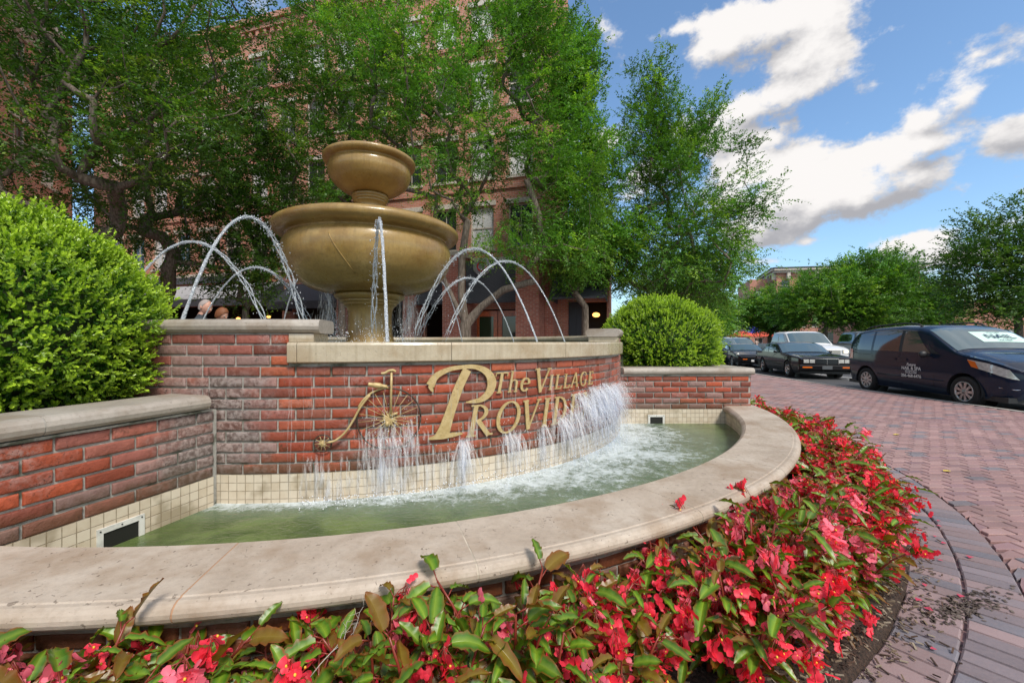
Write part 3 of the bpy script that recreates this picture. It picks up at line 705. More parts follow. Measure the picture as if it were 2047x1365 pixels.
def coping_prof(jit=0):
    p = []
    for i in range(7):
        a = math.pi / 2 - math.pi * i / 6; p.append((.0 + .035 - .035 * math.cos(a), .458 + .035 * math.sin(a) + (.007 if i == 0 else 0)))
    p += [(.37, .420), (.385, .4205), (.388, .426)]
    for i in range(1, 9):
        a = -math.pi / 2 + math.pi * .93 * i / 8; p.append((.392 + .040 * math.cos(a), .4625 + .035 * math.sin(a)))
    p += [(.385, .4965), (.380, .500), (.20, .501)]
    p.append(p[0]); return p
for i, (a, b_) in enumerate(zip(stones[:-1], stones[1:])):
    slab_path('coping_stone', Cc, v_(a) + .0028, v_(b_) - .0028, coping_prof(), COPING, PR, 40)
    pj = [(d_ * .992 + .0012, .46 + (z_ - .46) * .965) for d_, z_ in coping_prof()]
    if i: slab_path('coping_joint', Cc, v_(a) - .003, v_(a) + .003, pj, plain('caulk', (.42, .24, .14), .8) if i == 5 else JOINT, PR, 1)
# pool water
g = MB(); rows = []
for i, r_ in enumerate(np.linspace(0, 4.375, 60)):
    rows.append([(PC[0] + r_ * math.cos(a), PC[1] + r_ * math.sin(a), 0.284) for a in np.linspace(R(-165), R(20), 100)])
g.grid(rows, smooth=True)
tag(g.build('pool_water', POOLW), kind='structure')

# ---------------------------------------------------------------- two-tier stone fountain
FX, FY = -1.94, 5.72
FT = empty('tiered_fountain', (FX, FY, 1.0), 'two-tier ochre stone urn fountain standing in the raised basin', 'fountain')
def turned(name, prof, parent=FT, n=96):
    g_ = MB(); g_.lathe([(r_, z_ - 1.0) for r_, z_ in prof], n); return g_.build(name, OCHRE, parent)
def smoothp(pts, k=6):
    """Catmull-Rom through profile points"""
    P_ = np.array([pts[0]] + list(pts) + [pts[-1]], float); o = []
    for i in range(1, len(P_) - 2):
        for s_ in np.linspace(0, 1, k, endpoint=False):
            o.append(tuple(.5 * ((2 * P_[i]) + (-P_[i - 1] + P_[i + 1]) * s_ + (2 * P_[i - 1] - 5 * P_[i] + 4 * P_[i + 1] - P_[i + 2]) * s_ ** 2 + (-P_[i - 1] + 3 * P_[i] - 3 * P_[i + 1] + P_[i + 2]) * s_ ** 3)))
    return o + [tuple(P_[-1])]
turned('pedestal', smoothp([(.36, 1.15), (.33, 1.26), (.30, 1.36), (.285, 1.50), (.285, 1.66), (.305, 1.74), (.335, 1.775)]) + [(.345, 1.776), (.35, 1.79), (.345, 1.806), (.375, 1.808), (.385, 1.82), (.39, 1.835), (.375, 1.842)]
       + smoothp([(.40, 1.845), (.425, 1.855), (.455, 1.88), (.46, 1.905), (.44, 1.925), (.40, 1.935)], 4))
lb = smoothp([(.38, 1.93), (.54, 1.942), (.76, 2.00), (.95, 2.13), (1.055, 2.29), (1.088, 2.44), (1.07, 2.56), (1.02, 2.625)], 8) + [(1.022, 2.64), (1.045, 2.648)] + \
     smoothp([(1.06, 2.65), (1.13, 2.665), (1.18, 2.70), (1.196, 2.745), (1.18, 2.785), (1.13, 2.815), (1.07, 2.826)], 5) + [(1.02, 2.80), (.95, 2.70), (.5, 2.62), (.001, 2.60)]
low = turned('lower_bowl', lb)
turned('stem', [(.001, 2.6), (.22, 2.62)] + smoothp([(.205, 2.80), (.18, 3.0), (.172, 3.12), (.19, 3.17)]) + [(.205, 3.172), (.212, 3.186), (.205, 3.20), (.222, 3.203), (.232, 3.217), (.225, 3.232), (.235, 3.236), (.243, 3.255), (.235, 3.275), (.20, 3.285)])
ub = smoothp([(.19, 3.28), (.26, 3.29), (.37, 3.34), (.47, 3.42), (.53, 3.52), (.54, 3.60), (.525, 3.655)], 8) + [(.52, 3.668), (.535, 3.674)] + \
     smoothp([(.545, 3.675), (.585, 3.687), (.604, 3.715), (.60, 3.745), (.57, 3.765), (.53, 3.77)], 5) + [(.50, 3.755), (.45, 3.70), (.2, 3.68), (.001, 3.68)]
turned('upper_bowl', ub)
# raised casting scar down the lower bowl
g = MB(); pts = []
for s_ in np.linspace(0, 1, 14):
    zz = 2.50 - .42 * s_; rr = np.interp(zz, [p[1] for p in lb[:45]], [p[0] for p in lb[:45]]); a = R(-90 - 5 + 13 * s_ ** 1.2)
    pts.append((rr * math.cos(a) * 1.001, rr * math.sin(a) * 1.001, zz - 1.0))
g.tube(pts, .006, 6); g.build('casting_seam', OCHRE, low)
for (r_, z_) in ((.0, 3.70),):
    g = MB(); g.lathe([(.02, 2.68), (.02, 2.80), (.03, 2.81), (.012, 2.83), (.001, 2.83)], 12); g.build('nozzle', BLACKM, FT)
# ---------------------------------------------------------------- brass lettering on the wall
def letter_mesh(strokes, slant, height, thick, thin, u0, v0, ex=.010, off=.030):
    """strokes: (points, w or None) in em units, cap height = 1; broad-nib widths. Mapped onto the wall arc"""
    g_ = MB()
    for pts, wd, serif in strokes:
        P_ = np.array(pts, float); n = len(P_); T_ = np.gradient(P_, axis=0); T_ /= np.linalg.norm(T_, axis=1)[:, None] + 1e-9
        N_ = np.c_[-T_[:, 1], T_[:, 0]]
        if wd is None: W_ = thin + (thick - thin) * np.abs(T_[:, 1]) ** 1.6
        elif np.isscalar(wd): W_ = np.full(n, wd)
        else: W_ = np.interp(np.linspace(0, 1, n), np.linspace(0, 1, len(wd)), wd)
        L_ = P_ + N_ * W_[:, None] / 2; Rr = P_ - N_ * W_[:, None] / 2
        f, b_ = [], []
        for A2 in (L_, Rr):
            uu = u0 + (A2[:, 0] + slant * A2[:, 1]) * height; vv = v0 + A2[:, 1] * height
            f.append([(*A_(u, off), v) for u, v in zip(uu, vv)]); b_.append([(*A_(u, off - ex), v) for u, v in zip(uu, vv)])
        o_ = len(g_.v); vs = f[0] + f[1] + b_[0] + b_[1]; fs = []
        for i in range(n - 1):
            fs += [[i, i + 1, n + i + 1, n + i], [2 * n + i, 3 * n + i, 3 * n + i + 1, 2 * n + i + 1], [i, 2 * n + i, 2 * n + i + 1, i + 1], [n + i, n + i + 1, 3 * n + i + 1, 3 * n + i]]
        fs += [[0, n, 3 * n, 2 * n], [n - 1, 3 * n - 1, 4 * n - 1, 2 * n - 1]]
        g_.add(vs, fs)
    return g_
def seg(x0, y0, x1, y1, w_=None, n=2): return ([(x0 + (x1 - x0) * i / (n - 1), y0 + (y1 - y0) * i / (n - 1)) for i in range(n)], w_, 0)
def arc(cx, cy, rx, ry, a0, a1, n=22, w_=None): return ([(cx + rx * math.cos(R(a0 + (a1 - a0) * i / (n - 1))), cy + ry * math.sin(R(a0 + (a1 - a0) * i / (n - 1)))) for i in range(n)], w_, 0)
def srf(x_, y_, w_=.26, t_=.05): return seg(x_ - w_ / 2, y_, x_ + w_ / 2, y_, t_)
TK, TN = .135, .05
def glyphs(k):
    S = .15
    return {
     'T': [seg(.36, .0, .36, 1, S), seg(.02, .97, .70, .97, .06), seg(.03, .80, .05, .99, .04), seg(.69, .80, .67, .99, .04), srf(.36, .025)],
     'h': [seg(.12, 0, .12, 1.04, .11), srf(.12, .02, .2), srf(.07, 1.03, .12), arc(.29, .38, .18, .22, 165, 0, 14), seg(.47, .0, .47, .40, .11), srf(.47, .02, .2)],
     'e': [arc(.26, .30, .21, .29, 8, 322, 26), seg(.06, .335, .46, .335, .045)],
     'V': [seg(.12, 1, .44, .0, .15), seg(.80, 1, .44, .0, .055), srf(.12, .975), srf(.80, .975, .22)],
     'I': [seg(.15, 0, .15, 1, S), srf(.15, .025, .30), srf(.15, .975, .30)],
     'L': [seg(.15, 0, .15, 1, S), srf(.15, .975, .30), seg(.0, .03, .60, .03, .06), seg(.60, .02, .63, .24, .045)],
     'A': [seg(.06, .0, .42, 1.02, .055), seg(.42, 1.02, .74, .0, .15), seg(.18, .33, .62, .33, .05), srf(.06, .025, .22), srf(.74, .025)],
     'G': [arc(.44, .5, .38, .50, 48, 312, 30), seg(.72, .10, .72, .42, .13), srf(.72, .42, .28), seg(.70, .72, .72, .92, .04)],
     'E': [seg(.15, 0, .15, 1, S), seg(.0, .97, .58, .97, .055), seg(.0, .03, .62, .03, .06), seg(.15, .52, .46, .52, .05), seg(.58, .80, .57, .98, .04), seg(.63, .22, .61, .02, .045), seg(.46, .42, .46, .62, .04)],
     'P': [seg(.22, 0, .22, 1, S), srf(.22, .025, .34)],
     'R': [seg(.17, 0, .17, 1, S), srf(.17, .025, .32), arc(.22, .73, .34, .245, 90, -90, 20), seg(.0, .975, .24, .975, .05), seg(.32, .50, .78, .0, .14), srf(.82, .022, .2)],
     'O': [arc(.46, .5, .40, .50, 0, 360, 44)],
     'D': [seg(.17, 0, .17, 1, S), arc(.22, .5, .52, .475, 90, -90, 28), seg(.0, .975, .24, .975, .05), seg(.0, .025, .24, .025, .05)],
     'N': [seg(.12, 0, .12, 1, .055), seg(.10, 1, .76, .0, .15), seg(.78, .0, .78, 1, .055), srf(.12, .025, .2), srf(.04, .975, .2), srf(.78, .975, .22)],
     'C': [arc(.44, .5, .39, .50, 46, 316, 32), seg(.70, .72, .73, .93, .045)],
    }[k]
LT = empty('brass_lettering', (0, 0, 0), 'large brass letters reading The Village Providence fixed to the wet brick wall', 'lettering')
def put_letter(k, u0, v0, h, slant=.20, wk=1.):
    st = [([(x_ * wk, y_) for x_, y_ in pts], w_, s_) for pts, w_, s_ in glyphs(k)]
    st = [(p if len(p) > 2 or abs(p[0][0] - p[1][0]) < 1e-6 else [(p[0][0] + (p[1][0] - p[0][0]) * i / 5, p[0][1] + (p[1][1] - p[0][1]) * i / 5) for i in range(6)], w_, s_) for p, w_, s_ in st]
    letter_mesh(st, slant, h, TK, TN, u0, v0).build('letter', GOLD, LT)
for k, u0, h, v0 in (('T', 1.63, .150, .915), ('h', 1.755, .150, .915), ('e', 1.865, .165, .915), ('V', 1.985, .185, .895), ('I', 2.155, .118, .905), ('L', 2.225, .118, .905), ('L', 2.33, .118, .905),
                     ('A', 2.43, .118, .905), ('G', 2.56, .118, .905), ('E', 2.70, .118, .905)):
    put_letter(k, u0, v0, h)
for k, u0, wk in (('R', 1.425, 1.), ('O', 1.645, .98), ('V', 1.86, .86), ('I', 2.075, .9), ('D', 2.185, .9), ('E', 2.40, .95), ('N', 2.585, .95), ('C', 2.82, .95), ('E', 3.04, .95)):
    put_letter(k, u0, .622, .222, wk=wk)
# the big swash P, drawn in metres on the wall
def rawP():
    def S(pts, w_): 
        pp = smoothp(pts, 6); return ([(p[0], p[1]) for p in pp], w_, 0)
    return [S([(1.262, .655), (1.31, .80), (1.372, .97), (1.435, 1.095)], [.085, .066, .062, .06]),
            S([(1.172, .640), (1.215, .652), (1.262, .70)], [.012, .02, .055]),
            S([(1.165, .637), (1.255, .643), (1.335, .652), (1.40, .655)], [.008, .028, .030, .008]),
            S([(1.178, .995), (1.215, 1.055), (1.30, 1.098), (1.40, 1.113), (1.50, 1.110), (1.585, 1.07), (1.622, 1.0), (1.60, .925), (1.54, .880), (1.475, .870), (1.425, .868)], [.058, .042, .030, .026, .032, .052, .072, .056, .036, .022, .006]),
            S([(1.185, 1.02), (1.182, .985), (1.195, .952)], [.012, .035, .006])]
letter_mesh([(p, w_, s_) for p, w_, s_ in rawP()], 0, 1., 0, 0, 0, 0, ex=.012, off=.038).build('letter', GOLD, LT)

# ---------------------------------------------------------------- penny-farthing ornament
PF = empty('penny_farthing_ornament', (0, 0, 0), 'flat metal penny-farthing bicycle silhouette mounted on the brick wall left of the letters', 'ornament')
def on_wall(u, v, off): return (*A_(u, off), v)
def wall_tube(g_, pts, r_, off=.035, n=6, c=None): g_.tube([on_wall(u, v, off) for u, v in pts], r_, n)
def wheel(name, u0, v0, r_, spokes, rim, sp, off, hub):
    g_ = MB(); wall_tube(g_, [(u0 + r_ * math.cos(a), v0 + r_ * math.sin(a)) for a in np.linspace(0, 2 * math.pi, 49)], rim, off)
    wobj = g_.build(name, DBRONZE, PF)
    for k in range(spokes):
        g_ = MB(); a = 2 * math.pi * k / spokes + .07
        wall_tube(g_, [(u0 + hub * .5 * math.cos(a), v0 + hub * .5 * math.sin(a)), (u0 + r_ * .95 * math.cos(a), v0 + r_ * .95 * math.sin(a))], sp, off, 5); g_.build('spoke', GOLD, wobj)
    g_ = MB(); pts = []
    for k in range(28):
        a = 2 * math.pi * k / 28; q = hub * (1.5 if k % 2 else .75) * (1 + .25 * math.sin(k * 2.3)); pts.append((u0 + q * math.cos(a), v0 + q * math.sin(a)))
    g_.add([on_wall(u, v, off + .010) for u, v in pts] + [on_wall(u0, v0, off + .016)], [[i, (i + 1) % 28, 28] for i in range(28)])
    g_.add([on_wall(u, v, off - .004) for u, v in pts], [list(range(28))[::-1]])
    g_.build('hub', GOLD, wobj); return wobj
wheel('front_wheel', .918, .790, .196, 22, .0055, .0018, .040, .042)
wheel('rear_wheel', .520, .652, .052, 10, .004, .0018, .034, .018)
g = MB(); arcp = [(.918 + .203 * math.cos(a), .790 + .203 * math.sin(a)) for a in np.linspace(R(92), R(170), 14)]
wall_tube(g, arcp[:12], .0075, .046); wall_tube(g, smoothp([(.80, .95), (.742, .87), (.70, .79), (.655, .72), (.60, .672), (.555, .66)], 5), .0075, .050)
g.build('backbone', GOLD, PF)
g = MB(); wall_tube(g, [(.925, .80), (.928, .99), (.93, 1.10)], .0085, .052); g.build('fork', GOLD, PF)
g = MB(); wall_tube(g, smoothp([(.868, 1.085), (.89, 1.088), (.915, 1.102), (.94, 1.104), (.955, 1.094)], 4), .0085, .060, 8); g.build('handlebar', GOLD, PF)
g = MB(); g.tube([on_wall(u, v, .06) for u, v in smoothp([(.79, 1.018), (.83, 1.012), (.87, 1.006), (.905, .998)], 4)], [.014] * 4 + [.018] * 4 + [.012] * 4 + [.006], 8); g.build('saddle', GOLD, PF)
g = MB(); wall_tube(g, [(.925, .81), (.955, .825), (.965, .822)], .009, .058); wall_tube(g, [(.905, .775), (.90, .745)], .012, .058); g.build('pedal', GOLD, PF)

# ---------------------------------------------------------------- water jets
def jet_thing(th0, r0, r1, hpk, label, z0=1.263, z1=1.263, rad=.017, brk=.5, px=0):
    th1 = th0 + px; cx0, cy0 = FX, FY
    S = np.array([cx0 + r0 * math.sin(R(th0)), cy0 - r0 * math.cos(R(th0)), z0]); E_ = np.array([cx0 + r1 * math.sin(R(th1)), cy0 - r1 * math.cos(R(th1)), z1])
    n = 120; g_ = MB(); s_ = np.linspace(0, 1, n); seed = int(th0 * 7 + 900)
    def Pt(q): p = S + (E_ - S) * q; p[2] = z0 + 4 * hpk * q * (1 - q) + (z1 - z0) * q; return p
    lr = random.Random(seed)
    for strand in range(3):
        ph = strand * 2.09; pts = []; rr = []
        for q in s_:
            tw = 26 * q + ph; sp = .004 + .034 * max(0, q - .30) ** 1.2
            p = Pt(q) + np.array([math.cos(tw), math.sin(tw * 1.3), math.sin(tw)]) * sp
            pts.append(p); rr.append(.98 * rad * (.55 + .12 * q) * (1 + .22 * math.sin(q * 97 + ph * 3 + 3 * math.sin(q * 31)) * (.25 + q) - .35 * q) * lr.uniform(.8, 1.15) * (1 if q < .9 else (1.02 - q) / .12))
        g_.tube(pts, rr, 6)
    for i in range(300):
        q = min(.995, lr.betavariate(2.4, 1.5)); p = Pt(q) + np.array([lr.gauss(0, 1), lr.gauss(0, 1), lr.gauss(0, 1)]) * (.006 + .05 * max(0, q - .3)); r_ = lr.uniform(.0025, .0075)
        g_.add([p + np.array(d) * r_ for d in ((1, 0, 0), (-1, 0, 0), (0, 1, 0), (0, -1, 0), (0, 0, 1.8), (0, 0, -1.8))], [[0, 2, 4], [2, 1, 4], [1, 3, 4], [3, 0, 4], [2, 0, 5], [1, 2, 5], [3, 1, 5], [0, 3, 5]], smooth=True)
    o = g_.build('water_jet', JET); tag(o, label, 'water jet', 'water jets arcing into the basin')
    return o
jet_thing(21.3, 2.74, .72, 1.20, 'water jet standing straight in front of the lower bowl and pedestal', rad=.019)
jet_thing(-20.5, 2.42, 1.05, 1.24, 'tall water jet on the left reaching highest beside the lower bowl', rad=.019)
jet_thing(-69, 2.85, 1.15, 1.22, 'water jet emerging from behind the larger bush at far left', rad=.017)
jet_thing(-99, 2.80, .75, 1.09, 'lower water jet on the left arcing in front of the small street tree', rad=.014)
jet_thing(-128, 2.80, .75, 1.2, 'water jet rising behind the lower bowl on its left side', rad=.014)
jet_thing(77, 2.32, .62, 1.22, 'water jet right of the pedestal crossing the main tree trunk', rad=.017)
jet_thing(105, 2.86, 1.0, 1.22, 'rightmost water jet landing farthest from the pedestal', rad=.016)
jet_thing(135, 2.80, .72, 1.08, 'low water jet behind the bowl between the two brick columns', rad=.014)
jet_thing(160, 2.78, .72, 1.15, 'water jet behind the pedestal nearest its right side', rad=.012)
jet_thing(-160, 2.78, .72, 1.15, 'water jet directly behind the pedestal, mostly hidden by it', rad=.012)

# ---------------------------------------------------------------- falling and splashing water (nobody could count it)
class Rib:
    """soft-edged ribbons: the vertex colour fades to nothing at the sides and both ends"""
    def __init__(s): s.V = []; s.F = []; s.C = []; s.n = 0
    def ribbon(s, pts, w_, tang):
        n = len(pts); q = []
        for i, p in enumerate(pts):
            e = min(1., i / max(1, n - 1) * 3.5, (1 - i / max(1, n - 1)) * 2.5); k = w_ * (.7 + .3 * i / n); q += [p - tang * k, p, p + tang * k]; s.C += [0., e, 0.]
        s.V += q; s.F += [[s.n + 3 * i + j, s.n + 3 * i + j + 1, s.n + 3 * i + j + 4, s.n + 3 * i + j + 3] for i in range(n - 1) for j in (0, 1)]; s.n += 3 * n
    def build(s, name, mat): c = np.array(s.C); return np_mesh(name, np.array(s.V), np.array(s.F), mat, np.c_[c, c, c], smooth=True)
wr_ = random.Random(5)
rb = Rib(); drops = []
def fall(u, v0, v1, off0, off1, w_, wob=.004, n=None):
    n = n or max(6, int((v0 - v1) / .03)); a = u / WR; tg = np.array([math.cos(a), math.sin(a), 0.]); pts = []; ph = wr_.uniform(0, 6)
    for i in range(n):
        q = i / (n - 1); d = off0 + (off1 - off0) * q ** .6; uu = u + wob * math.sin(ph + q * 9) + wr_.gauss(0, wob * .4)
        pts.append(np.array([*A_(uu, d), v0 + (v1 - v0) * q]))
    rb.ribbon(pts, w_, tg)
# thin threads running off the ledge, dense at the right end
for i in range(150):
    u = u_(68.5) - abs(wr_.gauss(0, .42)) if i < 118 else wr_.uniform(u_(7), u_(50))
    fall(u, 1.165, wr_.uniform(.45, .9) if u > 2.4 else wr_.uniform(.3, .9), .056, wr_.uniform(.05, .09), wr_.uniform(.0014, .0035))
for u in (.335, .35, .54, 1.09, 2.15, 2.157, 2.164, 2.145): fall(u, 1.17, .32, .058, .085, .007 if u > 2 else .003)
# sheets under the ornament and letters
def sheet(uc, du, vt, dv, n_, w0=.005, w1=.016, o1=.06):
    if w1 < .008: w0 *= 4; w1 *= 3.2
    for i in range(int(n_ * .55)):
        u = wr_.gauss(uc, du); v = vt - abs(wr_.gauss(0, dv)); L_ = wr_.uniform(.05, .26); o0 = wr_.uniform(.028, .05)
        fall(u, v, max(.29, v - L_), o0, wr_.uniform(o0, o1), wr_.uniform(w0, w1), .003)
sheet(.86, .07, .79, .16, 120); sheet(1.02, .06, .80, .17, 110); sheet(.93, .13, .60, .10, 150); sheet(.60, .07, .50, .08, 45); sheet(.50, .07, .60, .08, 45)
sheet(1.40, .018, .64, .10, 70, .002, .006, .09); sheet(1.48, .05, .80, .14, 45); sheet(1.78, .07, .66, .10, 120); sheet(2.08, .03, .66, .12, 60, .001, .004); sheet(1.25, .08, .60, .08, 40); sheet(1.97, .08, .60, .1, 50)
sheet(2.35, .10, .72, .12, 150, .0015, .005, .10)
# the heavy broken fall at the right end, bursting off the letters
for i in range(520):
    u = wr_.uniform(2.2, 3.9); env = math.exp(-((u - 2.95) / .62) ** 2); v = .88 - abs(wr_.gauss(0, .16)) - .10 * (1 - env)
    if wr_.random() > env + .25: continue
    o0 = wr_.uniform(.03, .12); fall(u, v, max(.28, v - wr_.uniform(.03, .16)), o0, o0 + wr_.uniform(.0, .10), wr_.uniform(.006, .022), .007)
# water thrown out from the letters in rounded bursts
for (uc, du, vc, n_) in ((2.28, .05, .66, 26), (2.42, .06, .70, 34), (2.52, .05, .84, 40), (2.64, .05, .80, 50), (2.74, .05, .87, 60), (2.86, .06, .84, 70), (2.98, .06, .88, 80), (3.10, .06, .83, 80), (3.22, .06, .86, 70), (3.36, .07, .84, 60), (3.50, .07, .86, 40), (2.80, .12, .72, 60), (3.05, .15, .70, 80), (3.3, .12, .68, 60), (1.78, .05, .60, 16), (1.41, .015, .60, 18), (2.08, .02, .62, 14), (.90, .05, .66, 12)):
    for i in range(int(n_ * 1.5)):
        u = wr_.gauss(uc, du); vy = wr_.uniform(-.1, .75); vo = abs(wr_.gauss(.30, .22)); vu = wr_.gauss(0, .22); T = wr_.uniform(.10, .34); t0 = wr_.uniform(0, .06); a = u / WR; tg = np.array([math.cos(a), math.sin(a), 0.]); pts = []
        for q in np.linspace(t0, t0 + T, 9):
            v = vc + vy * q - 4.9 * q * q
            if v < .275: break
            pts.append(np.array([*A_(u + vu * q, .03 + vo * q), v]))
        if len(pts) > 3: rb.ribbon(pts, wr_.uniform(.004, .016), tg)
def drop(u, v, d, r_): drops.append((*A_(u, d), v, r_))
for i in range(900):
    u = wr_.gauss(2.95, .36); v = .90 - abs(wr_.gauss(0, .25)); 
    if v > .28: drop(u, v, abs(wr_.gauss(.09, .06)), wr_.uniform(.001, .0038))
for i in range(1500):
    u = wr_.uniform(.4, 3.6); q = (u / 3.2) ** 1.6; v = .285 + abs(wr_.gauss(0, .012 + .07 * q)); drop(u, v, abs(wr_.gauss(.04, .06 + .14 * q)), wr_.uniform(.0012, .0045))
for uc, vc in ((.86, .66), (1.02, .66), (1.40, .50), (1.78, .55), (2.08, .5)):
    for i in range(110): drop(wr_.gauss(uc, .06), max(.28, wr_.gauss(vc, .10)), wr_.uniform(.03, .08), wr_.uniform(.001, .003))
tag(rb.build('falling_water', STREAM), 'white water streaking down the brick wall under the ledge', 'falling water', kind='stuff')
# drip curtain between lower bowl and basin
rb = Rib()
for i in range(620):
    a = wr_.uniform(R(-30), R(222)); r_ = .50 + abs(wr_.gauss(0, .055)) + (.10 if wr_.random() < .2 else 0); zt = wr_.uniform(1.55, 2.0) - 2.0 * max(0, r_ - .62); L_ = wr_.uniform(.06, .35)
    ang = a; tg = np.array([-math.sin(a), math.cos(a), 0]); tc = np.array([.947, .321, 0]); tg = tg if abs(tg @ tc) > .5 else tc
    spread = wr_.uniform(-.03, .05)
    pts = [np.array([FX + (r_ + spread * q) * math.cos(ang), FY + (r_ + spread * q) * math.sin(ang), max(1.265, zt - L_ * q)]) for q in np.linspace(0, 1, 6)]
    rb.ribbon(pts, wr_.uniform(.003, .010), tg)
tag(rb.build('drip_curtain', STREAM), 'fine curtain of drips falling from under the lower bowl', 'dripping water', kind='stuff')
for i in range(900):
    a = wr_.uniform(0, 6.283); r_ = .42 + abs(wr_.gauss(0, .09)); z_ = 1.27 + abs(wr_.gauss(0, .16)); drops.append((FX + r_ * math.cos(a), FY + r_ * math.sin(a), z_, wr_.uniform(.002, .006)))
D = np.array(drops); k6 = np.array([(1, 0, 0), (-1, 0, 0), (0, 1, 0), (0, -1, 0), (0, 0, 1.6), (0, 0, -1.6)]); f8 = np.array([[0, 2, 4], [2, 1, 4], [1, 3, 4], [3, 0, 4], [2, 0, 5], [1, 2, 5], [3, 1, 5], [0, 3, 5]])
V = (D[:, None, :3] + k6[None] * D[:, None, 3:4]).reshape(-1, 3); F = (f8[None] + 6 * np.arange(len(D))[:, None, None]).reshape(-1, 3)
tag(np_mesh('water_spray', V, F, plain('spray_droplets', (.85, .89, .93), .15), smooth=True), 'spray of white droplets bursting off the wall and around the pedestal', 'water spray', kind='stuff')
# ---------------------------------------------------------------- box bushes
def leaf_quads(C, D, N, L_, W_, fold=.0, tip=.5):
    """n leaves: base C, direction D, normal N. 6-vertex folded leaf -> 4 quads/tris as quads"""
    S = np.cross(D, N); S /= np.linalg.norm(S, axis=1)[:, None] + 1e-9
    L_ = L_[:, None]; W_ = W_[:, None]; up = N * (W_ * fold)
    v = np.stack([C, C + D * L_ * .30 + S * W_ * .42 + up, C + D * L_ * .72 + S * W_ * .46 + up, C + D * L_, C + D * L_ * .72 - S * W_ * .46 + up, C + D * L_ * .30 - S * W_ * .42 + up], 1)
    n = len(C); f = np.array([[0, 1, 2, 3], [0, 3, 4, 5]])
    return v.reshape(-1, 3), (f[None] + 6 * np.arange(n)[:, None, None]).reshape(-1, 4)
def unit(a): return a / (np.linalg.norm(a, axis=-1, keepdims=True) + 1e-9)
def bush(label, ctr, rad, zb, n_sprig, seed, flat=1.0):
    g_ = np.random.default_rng(seed)
    root = empty('box_bush', (ctr[0], ctr[1], zb), label, 'bush', 'clipped box bushes in the planters')
    d = unit(g_.normal(size=(n_sprig, 3))); d[:, 2] = np.where(d[:, 2] < -.62, -d[:, 2], d[:, 2])
    cz = ctr[2] - zb
    bump_ = 1 + .06 * sinoise(d, 3.6, seed) + .045 * sinoise(d, 10., seed + 1)
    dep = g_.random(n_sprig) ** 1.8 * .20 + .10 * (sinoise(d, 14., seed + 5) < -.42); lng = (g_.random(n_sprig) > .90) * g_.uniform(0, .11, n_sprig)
    rr = bump_ * (1 - dep + lng)
    P_ = d * rr[:, None] * np.array([rad, rad, rad * flat]) + np.array([0, 0, cz])
    ax = unit(d + g_.normal(0, .42, (n_sprig, 3)) + np.array([0, 0, .45]))
    Vs, Fs, Cs = [], [], []; off = 0
    for k in range(9):
        t_ = k / 8.; side = unit(np.cross(ax, g_.normal(size=(n_sprig, 3))))
        C_ = P_ + ax * (t_ * .062); D_ = unit(ax * (.35 + .8 * t_) + side * (1.1 - .55 * t_)); N_ = unit(np.cross(D_, np.cross(ax, D_)) + .001)
        L_ = g_.uniform(.014, .023, n_sprig) * (1 + .15 * (k < 5)); v, f = leaf_quads(C_, D_, N_, L_, L_ * .62, .25)
        Vs.append(v); Fs.append(f + off); off += len(v)
        young_lit = np.clip((1 - dep / .12), 0, 1) * (.35 + .65 * t_) * (.6 + .6 * g_.random(n_sprig))  # fresh growth at the tips; deeper sprigs coloured darker as shade in the hollows
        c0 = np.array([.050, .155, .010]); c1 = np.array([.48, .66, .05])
        c_ = c0 + (c1 - c0) * np.clip(young_lit, 0, 1)[:, None]; c_ *= g_.uniform(.8, 1.2, (n_sprig, 1))
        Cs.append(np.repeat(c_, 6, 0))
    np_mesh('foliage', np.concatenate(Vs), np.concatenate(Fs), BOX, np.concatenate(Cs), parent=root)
    m = MB()
    for i in range(70):
        e = d[i] * rad * .86 + np.array([0, 0, cz]); m.tube([(0, 0, .02), tuple(np.array([0, 0, cz * .4]) + d[i] * .22 * rad), tuple(e)], [.014, .008, .003], 5)
    m.build('branches', BARK, root)
    gi = MB(); gi.ball((0, 0, cz), rad * .80, 18, sc_=(1, 1, flat)); gi.build('shaded_core', plain('shaded_inner_leaves', (.022, .042, .008), .9, bumpy=.8, bscale=50), root)  # solid core ball, the bush's inner shade put into its dark colour
    return root
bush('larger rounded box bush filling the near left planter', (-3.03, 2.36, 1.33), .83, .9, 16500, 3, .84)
bush('smaller rounded box bush in the right planter by the paving', (2.16, 6.12, 1.24), .80, .9, 13000, 4, .82)

